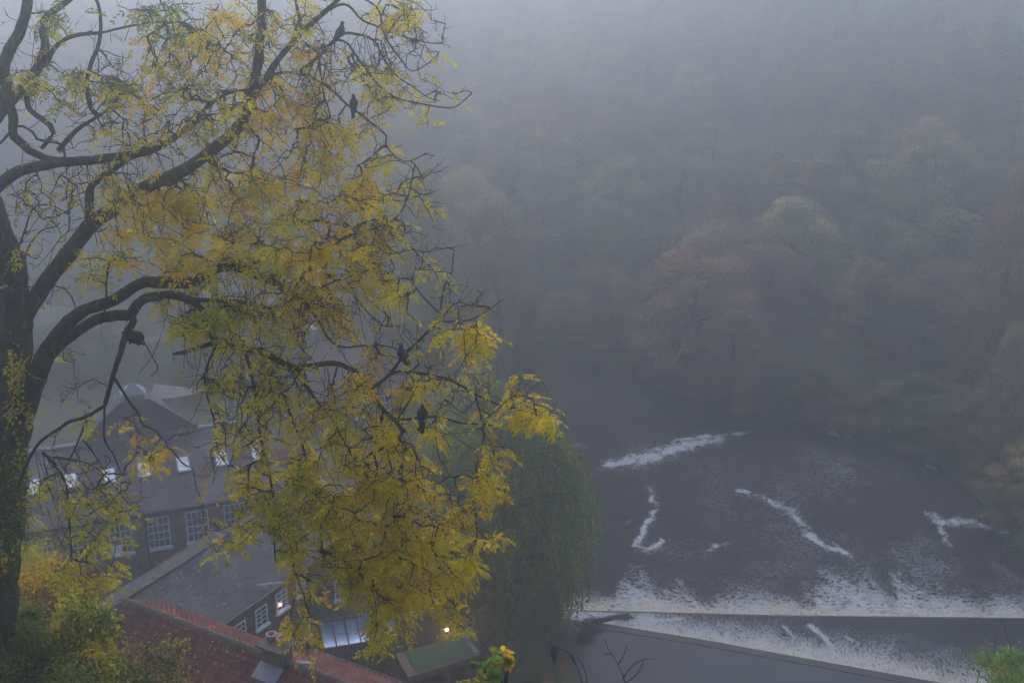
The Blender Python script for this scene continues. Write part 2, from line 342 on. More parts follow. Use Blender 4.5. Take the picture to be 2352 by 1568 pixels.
STREAKS = [([(1700, 1128), (1780, 1155), (1815, 1170), (1845, 1205), (1870, 1240), (1910, 1262), (1945, 1272)], 0.30, 0.95),
           ([(1395, 1072), (1450, 1058), (1500, 1045), (1580, 1027), (1645, 1010)], 0.75, 0.95),
           ([(1560, 1012), (1640, 1002), (1710, 996)], 0.5, 0.7), ([(1320, 1022), (1345, 1028)], 0.4, 0.7),
           ([(1490, 1118), (1508, 1160), (1492, 1205), (1462, 1255)], 0.28, 0.75), ([(1462, 1256), (1490, 1262), (1522, 1245)], 0.32, 0.9),
           ([(2140, 1180), (2160, 1205), (2210, 1200), (2290, 1214), (2352, 1228)], 0.75, 0.62), ([(2160, 1210), (2180, 1250)], 0.35, 0.7),
           ([(1630, 1260), (1680, 1244)], 0.28, 0.7), ([(1905, 993), (1950, 998)], 0.45, 0.75), ([(2120, 1058), (2150, 1075)], 0.4, 0.6),
           ([(1735, 1140), (1770, 1132)], 0.25, 0.6), ([(1600, 1080), (1750, 1108)], 0.25, 0.3), ([(1900, 1240), (1960, 1280)], 0.25, 0.5),
           ([(1385, 1215), (1480, 1190)], 0.3, 0.35), ([(1960, 1060), (2080, 1110)], 0.25, 0.3), ([(2200, 1090), (2330, 1120)], 0.3, 0.3)]
STW = [(W2(p), w, a) for p, w, a in STREAKS]
PK = W2([(1380, 1350), (1480, 1370), (1600, 1355), (1720, 1345), (1850, 1350), (1940, 1365), (2100, 1300), (2180, 1350), (2280, 1350), (2352, 1360)])
def foam_pool(X, Y):
    d = Y - toeY(X); n = fbm(X / 2.2, Y / 3.5, 11); n2 = fbm(X / 0.7, Y / 0.9, 17)
    reach = 1.6 + 4.4 * np.clip(fbm(X / 1.9, Y * 0 + 3, 23, 3) - 0.25, 0, 1) + 2.4 * np.exp(-((X - 18.8) / 1.6) ** 2) + 0.8 * np.exp(-((X - 23) / 1.5) ** 2) - 1.0 * np.exp(-((X - 14) / 0.5) ** 2)
    n3 = fbm(X / .55 + Y * .5, Y / 1.1, 29); f = np.clip(1.28 - np.maximum(d - 0.7, 0) / reach * 0.50, 0.0, 1.28) - 0.62 * np.clip(d / 1.6, 0, 1) * (1 - n3) + 0.10 * np.clip(d, 0, 1) * (n - .5); f = np.maximum(f, 1.3 - np.maximum(d, 0) * 0.24 * (1.4 - .8 * n))
    for p, w, a in STW:
        ds = seg_dist(X + (n2 - 0.5) * 0.9, Y + (n - 0.5) * 1.2, p); f = np.maximum(f, a * 1.15 * np.exp(-(ds / (w * 0.95)) ** 1.3) * (0.1 + 1.5 * n2 * (0.25 + 1.4 * fbm(X / .4, Y / .45, 19))))
    for p, w, a in STW[:7]: f = np.maximum(f, 0.52 * a * np.exp(-(seg_dist(X, Y, p) / (w * 2.6 + .2)) ** 1.3) * (.4 + 1.1 * n))
    f = np.maximum(f, 0.17 + 0.26 * n * np.clip(fbm(X / 5, Y / 6, 31) * 2.4 - .7, 0.0, 1.0) + 0.12 * (n2 - .5))
    return np.where(d < -0.1, 1.0, f)
def cream_pool(X, Y):
    d = Y - toeY(X); return np.clip(1.5 - d / 2.6 + (fbm(X, Y, 41) - 0.5) * 1.2, 0, 1)
def z_pool(X, Y):
    d = np.maximum(Y - toeY(X), 0); a = np.exp(-d / 2.2)
    return 0.10 * (fbm(X / 1.6, Y / 1.1, 51) - 0.5) + a * (0.45 * (fbm(X / 0.9, Y / 0.8, 53, 5) - 0.45)) + 0.12 * np.exp(-((d - 0.8) / 0.7) ** 2)
xs = spaced(-120, 0, 34, 60, 0.12, 3.0); ys = spaced(62.4, 64, 100, 160, 0.14, 3.0)
w = grid(xs, ys, z_pool, "river_water", watermat("weir_pool_water", (0.013, 0.011, 0.012)), attrs={"foam": foam_pool, "cream": cream_pool}); tag(w, kind='structure')
# upstream still water: from below the frame up to the crest
crest_a = np.array(crest)
def strip(name, A, B, za, zb, nu, nv, mat, attrs, bulge=0.0, curve=1.0):
    A = np.array(A); B = np.array(B)
    def res(P, n):
        t = np.linspace(P[0, 0], P[-1, 0], n); return np.stack([t, np.interp(t, P[:, 0], P[:, 1])], 1)
    a = res(A, nu); b = res(B, nu); V = []; Fo = []
    T = np.linspace(0, 1, nv)
    P = a[None] * (1 - T[:, None, None]) + b[None] * T[:, None, None]
    Z = za + (zb - za) * (T ** curve)[:, None] + np.zeros(nu)[None]; Z = Z + bulge * (fbm(P[..., 0] / 0.5, P[..., 1] / 0.4, 61) - 0.5)
    V = np.stack([P[..., 0].ravel(), P[..., 1].ravel(), Z.ravel()], 1); i = np.arange(nu * nv).reshape(nv, nu)
    F = np.stack([i[:-1, :-1].ravel(), i[:-1, 1:].ravel(), i[1:, 1:].ravel(), i[1:, :-1].ravel()], 1)
    at_ = {k: f(P[..., 0], P[..., 1], T[:, None] + 0 * P[..., 0]) for k, f in attrs.items()}
    return link(name, mesh_np(name, V, F, True, attrs=at_), mat)
zero = lambda X, Y, T: X * 0
st = strip("mill_pond_water", [(-8, 46), (60, 30)], crest, H2, H2, 160, 40, watermat("still_water", (0.022, 0.024, 0.030), True), {"foam": zero, "cream": zero}); tag(st, kind='structure')
def foam_apron(X, Y, T):
    # white water comes down in a diagonal: strong near the left, dark and smooth at the upper right
    n = fbm(X / 0.9, Y / 1.6, 71); n2 = fbm(X / 3.0 + 4, Y / 3.0, 73)
    w = toeY(X) - np.interp(X, crest_a[:, 0], crest_a[:, 1]); dcrest = T * np.maximum(w, 0.2)
    f = 0.98 * np.exp(-np.maximum(dcrest - 0.25, 0) / (1.5 + 2.2 * n2)) * (0.55 + 0.8 * n)
    f = f * np.clip(1.15 - 0.012 * np.maximum(X - 8, 0) ** 1.2, 0.3, 1.2)
    left = np.clip((6.5 - X) / 2.5, 0, 1); f = np.maximum(f, left * (0.35 + 0.7 * n))
    for p, ww, aa in ([W2([(1860, 1428), (1885, 1455), (1905, 1480), (1915, 1500)], 1.6), 0.22, 0.85], [W2([(1800, 1432), (1815, 1450), (1830, 1468)], 1.6), 0.16, 0.6], [W2([(1940, 1455), (1970, 1480)], 1.6), 0.18, 0.5],
                      [W2([(1440, 1420), (1500, 1418), (1560, 1412)], 1.6), 0.25, 0.8], [W2([(1370, 1434), (1440, 1428), (1520, 1414)], 1.7), 0.25, 0.8]):
        f = np.maximum(f, aa * np.exp(-(seg_dist(X + (n - .5) * .4, Y, p) / ww) ** 1.5))
    f = np.where(dcrest < 0.12, 0.05, f) + 0.12 * (f > .05)
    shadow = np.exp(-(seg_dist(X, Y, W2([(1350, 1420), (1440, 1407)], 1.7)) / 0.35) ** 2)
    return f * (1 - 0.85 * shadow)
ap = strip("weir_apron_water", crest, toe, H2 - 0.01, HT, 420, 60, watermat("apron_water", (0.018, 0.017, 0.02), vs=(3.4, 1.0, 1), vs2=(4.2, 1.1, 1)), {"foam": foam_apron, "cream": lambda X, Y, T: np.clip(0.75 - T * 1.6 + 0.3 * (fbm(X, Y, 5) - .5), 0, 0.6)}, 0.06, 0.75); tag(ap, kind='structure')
# stone of the weir: crest sill and the vertical step below the lip
wr = empty("weir_sill", (0, 0, 0)); tag(wr, "long stone weir sill crossing the river below the still water", "weir")
mb = MB()
cc = [Vector((x, y, 0)) for x, y in crest]
for a, b in zip(cc[:-1], cc[1:]):
    n = Vector((-(b - a).y, (b - a).x, 0)).normalized()
    mb.add([a - n * 0.18 + Vector((0, 0, H2 + 0.03)), b - n * 0.18 + Vector((0, 0, H2 + 0.03)), b + n * 0.42 + Vector((0, 0, H2 - 0.03)), a + n * 0.42 + Vector((0, 0, H2 - 0.03)),
            a - n * 0.18 + Vector((0, 0, -1.2)), b - n * 0.18 + Vector((0, 0, -1.2)), b + n * 0.42 + Vector((0, 0, -1.2)), a + n * 0.42 + Vector((0, 0, -1.2))],
           [(0, 1, 2, 3), (0, 4, 5, 1), (2, 6, 7, 3)])
mb.build("crest_sill", simple("wet_stone", (0.016, 0.014, 0.013), (0.035, 0.03, 0.026), 3, 0.5, 0.4, spec=0.15), wr)
mb = MB(); tt = [Vector((x, y, 0)) for x, y in toe]
for a, b in zip(tt[:-1], tt[1:]):
    n = Vector((-(b - a).y, (b - a).x, 0)).normalized() * 0.16
    up = Vector((0, 0, HT - 0.02)); dn = Vector((0, 0, -1.2))
    mb.add([a + dn, b + dn, b + up, a + up, a + n + dn, b + n + dn, b + n + up, a + n + up], [(0, 1, 2, 3), (5, 4, 7, 6), (3, 2, 6, 7)])
mb.build("lower_step", MATS["wet_stone"], wr)

# ------------------------------------------------------------------ foliage generators
PAL = {'g': ((0.10, 0.15, 0.025), (0.20, 0.23, 0.03)), 'y': ((0.54, 0.41, 0.006), (0.82, 0.60, 0.009)), 'o': ((0.64, 0.40, 0.008), (0.88, 0.53, 0.010)),
       'b': ((0.32, 0.19, 0.03), (0.50, 0.30, 0.04)), 'l': ((0.32, 0.31, 0.012), (0.55, 0.47, 0.015)), 'd': ((0.03, 0.05, 0.015), (0.06, 0.09, 0.025)),
       'r': ((0.20, 0.06, 0.035), (0.30, 0.11, 0.05)), 'G': ((0.10, 0.20, 0.02), (0.22, 0.36, 0.04))}
def pal(keys, n):
    """keys like 'yyog' -> n random tints"""
    k = RNG.integers(0, len(keys), n); lo = np.array([PAL[c][0] for c in keys])[k]; hi = np.array([PAL[c][1] for c in keys])[k]
    return lo + (hi - lo) * RNG.random((n, 1))
def unit(v): return v / (np.linalg.norm(v, axis=-1, keepdims=True) + 1e-9)
def leaf_quads(P, D, N, L, Wd, C):
    """diamond leaf, folded along the midrib"""
    S = unit(np.cross(D, N)); n = len(P); L = np.broadcast_to(np.asarray(L, float).reshape(-1, 1), (n, 1)); Wd = np.broadcast_to(np.asarray(Wd, float).reshape(-1, 1), (n, 1))
    up = unit(np.cross(S, D)) * Wd * 0.25
    a = P; b = P + D * L * 0.45 + S * Wd * 0.5 + up; c = P + D * L; d = P + D * L * 0.45 - S * Wd * 0.5 + up
    V = np.stack([a, b, c, d], 1).reshape(-1, 3); i = np.arange(n)[:, None] * 4
    F = np.concatenate([i + np.array([[0, 1, 2]]), i + np.array([[0, 2, 3]])], 0)
    return V, F, np.repeat(C, 4, 0)
def rdir(n, zb=0.0, zs=1.0):
    d = RNG.normal(size=(n, 3)); d[:, 2] = d[:, 2] * zs + zb; return unit(d)
def cloud(name, mat, P, L, Wd, C, droop=-0.3, parent=None):
    V, F, CC = leaf_quads(P, rdir(len(P), droop), rdir(len(P), 1.2), L, Wd, C)
    me = mesh_np(name, V, F, False, CC); return link(name, me, mat, parent)
def compound(P, D, scale, C):
    """ash leaves: 4 leaflet pairs and a terminal one along a drooping rachis"""
    n = len(P); side = unit(np.cross(D, rdir(n, 1.0, 0.5))); Pa, Da, Na, La, Ca = [], [], [], [], []
    nn = unit(np.cross(side, D)); dn = np.array([0, 0, -1.0]); sc = scale.reshape(-1, 1)
    def pos(t): return P + D * (0.24 * sc * t) + dn * (0.07 * sc * t * t)
    for j, t in enumerate((0.25, 0.48, 0.72, 0.94)):
        for sg in (-1, 1):
            Pa.append(pos(t)); dd = unit(D * 0.75 + side * sg * 0.8 + dn * 0.45 + RNG.normal(size=(n, 3)) * 0.14); Da.append(dd); Na.append(unit(nn + RNG.normal(size=(n, 3)) * 0.25))
            La.append(0.098 * sc[:, 0] * RNG.uniform(0.75, 1.1, n)); Ca.append(C * RNG.uniform(0.85, 1.15, (n, 1)))
    Pa.append(pos(1.0)); Da.append(unit(D + dn * 0.6)); Na.append(nn); La.append(0.10 * sc[:, 0]); Ca.append(C)
    Pa, Da, Na, Ca = map(np.concatenate, (Pa, Da, Na, Ca)); La = np.concatenate(La)
    keep = RNG.random(len(Pa)) > 0.12
    return leaf_quads(Pa[keep], Da[keep], Na[keep], La[keep], La[keep] * 0.36, Ca[keep])
def tubes_np(paths, name, n=5):
    """paths: list of (pts (k,3), radii (k,)) -> one mesh"""
    Vs, Fs, base = [], [], 0; th = np.arange(n) * 2 * math.pi / n
    for P, R in paths:
        P = np.asarray(P, float); R = np.asarray(R, float); k = len(P)
        if k < 2: continue
        T = np.empty_like(P); T[1:-1] = P[2:] - P[:-2]; T[0] = P[1] - P[0]; T[-1] = P[-1] - P[-2]; T = unit(T)
        A = unit(np.cross(T, np.array([0.23, 0.31, 0.91]))); B = np.cross(T, A)
        V = P[:, None] + (A[:, None] * np.cos(th)[None, :, None] + B[:, None] * np.sin(th)[None, :, None]) * R[:, None, None]
        Vs.append(V.reshape(-1, 3)); i = np.arange(k * n).reshape(k, n) + base; j = np.roll(i, -1, 1)
        Fs.append(np.stack([i[:-1].ravel(), j[:-1].ravel(), j[1:].ravel(), i[1:].ravel()], 1)); base += k * n
    return mesh_np(name, np.concatenate(Vs), np.concatenate(Fs), True)
def smoothpath(P, R, step):
    """Catmull-Rom resample with small wander"""
    P = np.asarray(P, float); R = np.asarray(R, float); out, ro = [], []
    Q = np.vstack([2 * P[0] - P[1], P, 2 * P[-1] - P[-2]])
    for i in range(len(P) - 1):
        p0, p1, p2, p3 = Q[i:i + 4]; m = max(1, int(np.linalg.norm(p2 - p1) / step))
        for k in range(m):
            t = k / m; out.append(0.5 * ((2 * p1) + (-p0 + p2) * t + (2 * p0 - 5 * p1 + 4 * p2 - p3) * t * t + (-p0 + 3 * p1 - 3 * p2 + p3) * t ** 3)); ro.append(R[i] * (1 - t) + R[i + 1] * t)
    out.append(P[-1]); ro.append(R[-1]); return np.array(out), np.array(ro)
# ------------------------------------------------------------------ buildings
class Frame:
    """local x along the wall (left to right), local y away from the viewer, z up; origin on the wall line"""
    def __init__(s, name, P, Q, z0, label, cat, group=None):
        P, Q = Vector(P), Vector(Q); a = Q - P; a.z = 0; s.ax = a.normalized(); s.ay = Vector((-s.ax.y, s.ax.x, 0)); s.O = Vector((P.x, P.y, z0))
        s.rz = math.atan2(s.ax.y, s.ax.x); s.e = tag(empty(name, s.O, s.rz), label, cat, group)
    def L(s, P): d = Vector(P) - s.O; return Vector((d.dot(s.ax), d.dot(s.ay), d.z))
    def front(s, px, py, y=0.0): return s.L(onplane(px, py, s.O + s.ay * y, s.ay))
def window(parent, x0, x1, z0, z1, cols, rows, y=0.0, pane=None, sash=True, dirn=-1, open_=False, sill=True, axis='y'):
    """sash window in the wall plane y, facing -y"""
    f = MB(); t = 0.065; e = 0.055; yf = y + dirn * e
    def bx(a, b, c, d, p=0.0, q=None):
        ya, yb = sorted((yf - dirn * p, y if q is None else q)); f.box(a, b, ya, yb, c, d)
    bx(x0 - t, x0, z0 - t, z1 + t); bx(x1, x1 + t, z0 - t, z1 + t); bx(x0, x1, z1, z1 + t); bx(x0, x1, z0 - t, z0)
    b = 0.02
    for k in range(1, cols):
        x = x0 + (x1 - x0) * k / cols; bx(x - b, x + b, z0, z1, 0.018)
    for k in range(1, rows):
        z = z0 + (z1 - z0) * k / rows; bb = 0.032 if (sash and k == rows // 2) else b; bx(x0, x1, z - bb, z + bb, 0.012 if bb > b else 0.015)
    w = f.build("window", M_white, parent)
    p = MB(); p.box(x0, x1, min(y + dirn * 0.014, y), max(y + dirn * 0.014, y), z0, z1); p.build("pane", pane or M_pane, w)
    if sill:
        q = MB(); q.box(x0 - 0.14, x1 + 0.14, min(y, y + dirn * 0.14), max(y, y + dirn * 0.14), z0 - t - 0.11, z0 - t - 0.004); q.build("sill", M_white, w)
    return w
def roof_gable(fr, x0, x1, yf, yb, ze, zr, mat, name="roof", over=0.25, t=0.12, yr=None, both=True):
    yr = (yf + yb) / 2 if yr is None else yr; sf = (zr - ze) / (yr - yf); sb = (zr - ze) / (yb - yr)
    m = MB(); m.slab((x0, yf - over, ze - sf * over), (x1, yf - over, ze - sf * over), (x1, yr, zr), (x0, yr, zr), t)
    if both: m.slab((x0, yr, zr), (x1, yr, zr), (x1, yb + over, ze - sb * over), (x0, yb + over, ze - sb * over), t)
    return m.build(name, mat, fr.e)
def walls_gable(fr, x0, x1, yf, yb, z0, ze, zr, mat, yr=None, inset=0.13):
    yr = (yf + yb) / 2 if yr is None else yr; ze -= inset; zr -= inset; m = MB()
    m.add([(x0, yf, z0), (x1, yf, z0), (x1, yf, ze), (x0, yf, ze)], [(0, 1, 2, 3)]); m.add([(x1, yb, z0), (x0, yb, z0), (x0, yb, ze), (x1, yb, ze)], [(0, 1, 2, 3)])
    m.add([(x1, yf, z0), (x1, yb, z0), (x1, yb, ze), (x1, yr, zr), (x1, yf, ze)], [(0, 1, 2, 3, 4)]); m.add([(x0, yb, z0), (x0, yf, z0), (x0, yf, ze), (x0, yr, zr), (x0, yb, ze)], [(0, 1, 2, 3, 4)])
    return m.build("wall", mat, fr.e)
GZ = 2.3
# --- the mill
ZE = 10.9
A = onz(327, 1164, ZE); B = onz(526, 1133, ZE)
mill = Frame("mill_building", A, B, 0, "long pale stone mill with a row of bright skylights and a hipped roof lantern", "mill")
D = 7.8
xl = mill.front(-90, 1215).x; xr = mill.front(655, 1115).x
RS = 0.47; yr = 3.9; ZR = ZE + RS * yr
walls_gable(mill, xl, xr, 0, D, GZ, ZE, ZR, M_stone, yr=yr)
rf = MB(); ov = 0.3
rf.slab((xl, -ov, ZE - RS * ov), (xr, -ov, ZE - RS * ov), (xr, yr, ZR), (xl, yr, ZR), 0.12)
rf.slab((xl, yr, ZR), (xr, yr, ZR), (xr, D + ov, ZE), (xl, D + ov, ZE), 0.12)
roof = rf.build("roof", M_slate, mill.e)
mb = MB(); mb.box(xl, xr, -ov - 0.11, -ov + 0.02, ZE - RS * ov - 0.17, ZE - RS * ov - 0.03); mb.build("gutter", M_gutter, mill.e)
mb = MB(); mb.tube([(xl, yr, ZR + 0.03), (xr, yr, ZR + 0.03)], 0.09, 8); mb.build("ridge_tiles", M_lead, mill.e, True)
# steeper hipped cap behind the long slope
def yplane(px, py, zz): return mill.L(onz(px, py, zz))
hl = yplane(178, 1006, ZR); hr = yplane(452, 962, ZR); ap_ = yplane(306, 912, ZR + 2.2)
lx, rx = hl.x, hr.x; ay0 = yr + 0.05; by = ay0 + (ap_.y - ay0) * 2; m = MB(); topw = 0.75
q = [(lx, ay0, ZR - .02), (rx, ay0, ZR - .02), (rx, by, ZR - .02), (lx, by, ZR - .02)]; tq = [(ap_.x - topw, ap_.y - .5, ap_.z), (ap_.x + topw, ap_.y - .5, ap_.z), (ap_.x + topw, ap_.y + .5, ap_.z), (ap_.x - topw, ap_.y + .5, ap_.z)]
for k in range(4): m.slab(q[k], q[(k + 1) % 4], tq[(k + 1) % 4], tq[k], 0.1)
m.add(tq, [(0, 1, 2, 3)])
hip = m.build("hipped_roof", M_slate, mill.e)
m = MB()
MH = simple("pale_hip", (0.18, 0.155, 0.155), (0.24, 0.21, 0.205), 6)
for k in range(4):
    m = MB(); m.tube([Vector(q[k]) + Vector((0, 0, .04)), Vector(tq[k]) + Vector((0, 0, .04))], 0.07, 6); m.build("hip_tiles", MH, hip, True)
m = MB(); lw = 0.5; z = ap_.z
m.box(ap_.x - lw, ap_.x + lw, ap_.y - .35, ap_.y + .35, z, z + 0.28); m.add([(ap_.x - lw - .12, ap_.y - .45, z + .28), (ap_.x + lw + .12, ap_.y - .45, z + .28), (ap_.x + lw + .12, ap_.y + .45, z + .28), (ap_.x - lw - .12, ap_.y + .45, z + .28), (ap_.x - .12, ap_.y, z + .75), (ap_.x + .12, ap_.y, z + .75)],
      [(0, 1, 5, 4), (1, 2, 5), (2, 3, 4, 5), (3, 0, 4), (3, 2, 1, 0)])
m.build("lantern", M_lead, mill.e)
# the cross wing behind to the right, reddish
m = MB(); wx0, wx1 = ap_.x + 0.8, rx + 0.3
m.slab((wx0, ap_.y + .4, ap_.z - .5), (wx0 + 1.0, ap_.y + .2, ap_.z - .4), (wx1 + .6, by + .8, ap_.z - .6), (wx0 + 0.4, by + 2.5, ap_.z - .5), 0.1); m.build("back_roof", simple("dull_rose_slate", (.10, .075, .078), (.13, .095, .098), 3), mill.e)
# skylights, on the front slope
nR = Vector((0, -RS, 1)).normalized()
def onroof(fr, px, py, ze, s, y0=0.0):
    C0 = fr.L((0, 0, CAMZ)); r = ray(px, py); d = Vector((r.dot(fr.ax), r.dot(fr.ay), r.z)); n = Vector((0, -s, 1)); P0 = Vector((0, y0, ze))
    return C0 + d * ((P0 - C0).dot(n) / d.dot(n))
SKY = [(77, 1118), (162, 1105), (251, 1093), (331, 1079), (421, 1066), (508, 1053), (592, 1040)]
def roofbox(m, c, hx, hy, h0, h1, s):
    u = Vector((0, 1, s)).normalized(); n = Vector((0, -s, 1)).normalized(); X = Vector((1, 0, 0)); V = []
    for h in (h0, h1):
        for a, b in ((-hx, -hy), (hx, -hy), (hx, hy), (-hx, hy)): V.append(c + X * a + u * b + n * h)
    m.add(V, [(3, 2, 1, 0), (4, 5, 6, 7), (0, 1, 5, 4), (1, 2, 6, 5), (2, 3, 7, 6), (3, 0, 4, 7)])
for k, (px, py) in enumerate(SKY):
    c = onroof(mill, px, py, ZE, RS); m = MB()
    hx, hy = 0.27, 0.45; fw = 0.08
    for a, b, cx, cy in ((fw / 2, hy + fw, -hx - fw / 2, 0), (fw / 2, hy + fw, hx + fw / 2, 0), (hx, fw / 2, 0, -hy - fw / 2), (hx, fw / 2, 0, hy + fw / 2)):
        u = Vector((0, 1, RS)).normalized(); roofbox(m, c + Vector((cx, 0, 0)) + u * cy, a, b, 0.0, 0.10, RS)
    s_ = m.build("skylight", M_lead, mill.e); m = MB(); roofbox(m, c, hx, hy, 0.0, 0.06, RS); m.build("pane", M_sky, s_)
for px in (366, 378):
    c = onroof(mill, px, 1011, ZE, RS); m = MB(); roofbox(m, c, 0.12, 0.1, 0, 0.12, RS); m.build("roof_vent", M_lead, mill.e)
# sash windows
for k, (x0p, x1p, yt, yb_) in enumerate([(-12, 36, 1254, 1322), (72, 116, 1240, 1302), (164, 209, 1223, 1287), (250, 297, 1204, 1268), (337, 384, 1189, 1254), (427, 474, 1174, 1239), (515, 560, 1158, 1222)]):
    a = mill.front((x0p + x1p) / 2, yt); b = mill.front((x0p + x1p) / 2 + 4, yb_); hw = (mill.front(x1p, yt).x - mill.front(x0p, yt).x) / 2
    w_ = window(mill.e, a.x - hw, a.x + hw, b.z, a.z, 4, 4, pane=M_paned if k == 2 else M_pane)
    if k == 3:
        m = MB(); m.slab((a.x - hw, -0.06, b.z + 0.45), (a.x, -0.06, b.z + 0.45), (a.x, -0.45, b.z + .05), (a.x - hw, -0.45, b.z + .05), 0.04); m.build("open_sash", M_white, w_)
a = mill.front(330, 1168); m = MB(); m.tube([(a.x, -0.38, ZE - .35), (a.x, -0.1, ZE - .6), (a.x, -0.1, GZ)], 0.055, 8)
for zz in (9.5, 8.0, 6.5): m.box(a.x - .09, a.x + .09, -0.17, 0.0, zz, zz + .06)
m.build("drainpipe", M_gutter, mill.e)
a = mill.front(186, 1190); m = MB(); m.tube([(a.x, -0.38, ZE - .35), (a.x, -0.1, ZE - .6), (a.x, -0.1, GZ)], 0.055, 8); m.build("drainpipe", M_gutter, mill.e)
# lean-to under the windows
a = mill.front(200, 1300); b = mill.front(330, 1285); m = MB(); m.slab((a.x, -1.5, b.z - 1.1), (b.x - .1, -1.5, b.z - 1.1), (b.x - .1, 0, b.z), (a.x, 0, b.z), 0.12); m.build("lean_to_roof", M_slate2, mill.e)
m = MB(); m.box(a.x + .1, b.x - .2, -1.35, -0.001, GZ, b.z - 1.16); m.build("lean_to_wall", M_stone2, mill.e)

# --- range with the lichened slate roof
ZR2 = 11.5;  R1 = onz(268, 1384, ZR2); R2 = onz(585, 1184, ZR2)
eA = (R2 - R1).normalized(); nA = Vector((eA.y, -eA.x, 0)); HS = 2.72; ZE2 = 9.84
E1 = R1 + nA * HS - eA * 0.5; E2 = R2 + nA * HS
sl = Frame("slate_roofed_range", E1, E2, 0, "stone range with a big lichen-spotted grey slate roof in front of the mill", "house")
x1 = sl.L(R2).x; s2 = (ZR2 - ZE2) / HS; xw = sl.L(onplane(722, 1290, Vector(E1), nA)).x
walls_gable(sl, 0.1, x1 - .15, 0, HS * 2, GZ, ZE2, ZR2, M_brown)
rf = roof_gable(sl, -0.1, x1, 0, HS * 2, ZE2, ZR2, M_slate2, over=0.18)
m = MB(); m.box(-.1, x1 + 0.6, -0.3, -0.18, ZE2 - .26, ZE2 - .13); m.build("gutter", M_gutter, sl.e)
m = MB(); n_ = 24
for k in range(n_):
    xa = -0.1 + (x1 + .1) * k / n_; xb = -0.1 + (x1 + .1) * (k + 1) / n_ - 0.02; h = 0.05 + 0.03 * random.random()
    m.box(xa, xb, HS - .16, HS + .16, ZR2 - .04, ZR2 + h)
m.build("ridge_stones", M_mossy, sl.e)
m = MB()   # right hand verge coping
# widening part of roof at the right end, running down to the stone house
m.slab((x1, -0.18, ZE2 - s2 * .18), (x1 + 1.0, -0.18, ZE2 - s2 * .18), (x1 + 0.7, 1.2, ZE2 + s2 * 1.2), (x1, HS, ZR2), 0.12); m.build("roof_return", M_slate2, sl.e)
for (x0p, x1p, yt, yb_, cols, rows, pn) in [(537, 561, 1433, 1472, 3, 4, M_paned), (586, 610, 1396, 1434, 2, 4, M_paned), (633, 656, 1359, 1396, 2, 4, M_pane), (680, 700, 1326, 1358, 2, 4, M_pane), (688, 708, 1424, 1460, 2, 4, M_pane), (652, 670, 1473, 1498, 2, 3, M_pane)]:
    a = sl.front((x0p + x1p) / 2, yt); b = sl.front((x0p + x1p) / 2 + 3, yb_); hw = (sl.front(x1p, (yt + yb_) / 2).x - sl.front(x0p, (yt + yb_) / 2).x) / 2
    w_ = window(sl.e, a.x - hw, a.x + hw, b.z, a.z, cols, rows, pane=pn, sash=False)
    if x0p == 633:
        m = MB(); c = sl.front(641, 1387); m.lathe([(0.0, -.055), (.05, -.03), (.062, 0), (.05, .03), (0, .055)], 10, (c.x, -0.075, c.z)); m.build("lamp_reflection", M_bulb, w_, True)  # glowing bead stands in for the lamp's reflection in this pane
# television aerial on the slates
c = onroof(sl, 650, 1358, ZE2, s2); m = MB(); m.tube([c, c + Vector((0, 0, .55))], 0.018, 6); tp = c + Vector((0, 0, .5))
hd = Vector((-0.75, 0.5, 0.12)); m.tube([tp, tp + hd * 1.3], 0.015, 5)
for k in range(9):
    p = tp + hd * (0.08 + 0.15 * k); s_ = Vector((0.35, 0.6, 0)).normalized() * (0.2 - 0.012 * k); m.tube([p - s_, p + s_], 0.010, 4)
m.build("television_aerial", M_metal, sl.e)

# --- stone house with the glass lean-to
YB = 57.2; W1 = at(722, 1290, YB); W2_ = at(940, 1262, YB + 1.2)
sh = Frame("stone_house", Vector((W1.x, W1.y, 0)), Vector((W2_.x, W2_.y, 0)), 0, "weathered stone house with a glass lean-to, half hidden by yellow leaves", "house")
ZE3 = W1.z; Lw = sh.L(W2_).x + 1.2
walls_gable(sh, 0, Lw, 0, 5.0, 1.2, ZE3, ZE3 + 2.0, M_stone2); roof_gable(sh, -0.15, Lw + .2, 0, 5.0, ZE3, ZE3 + 2.0, M_stslate, over=0.15)
for (x0p, x1p, yt, yb_, cols, rows) in [(770, 795, 1334, 1372, 3, 3), (893, 928, 1272, 1308, 3, 3), (815, 838, 1248, 1254, 2, 1)]:
    if yb_ - yt < 10: continue
    a = sh.front((x0p + x1p) / 2, yt); b = sh.front((x0p + x1p) / 2, yb_); hw = (sh.front(x1p, yt).x - sh.front(x0p, yt).x) / 2
    window(sh.e, a.x - hw, a.x + hw, b.z, a.z, cols, rows, pane=M_pane, sash=False)
g0 = sh.front(733, 1428); g1 = sh.front(900, 1400); gy = -1.45; zt = g0.z
gb = sh.front(738, 1489, gy); zb_ = gb.z; xe = g1.x; xa = g0.x
m = MB(); nb = 6
fr_ = MB()
for k in range(nb + 1):
    x = xa + (xe - xa) * k / nb; fr_.slab((x - .03, gy, zb_ + .03), (x + .03, gy, zb_ + .03), (x + .03, 0, zt + .03), (x - .03, 0, zt + .03), 0.07)
fr_.box(xa - .05, xe + .05, gy - .05, gy + .02, zb_ - .1, zb_ + .01); fr_.box(xa - .05, xe + .05, -0.06, -0.002, zt + .0, zt + .1)
gl = fr_.build("glass_roof", M_wood, sh.e)
m.slab((xa, gy, zb_), (xe, gy, zb_), (xe, -.01, zt), (xa, -.01, zt), 0.02); m.build("pane", M_sky2, gl)
m = MB(); m.box(xa, xe, gy + .03, -0.003, 1.2, zb_ - .1); m.build("lean_to_wall", M_stone2, sh.e)
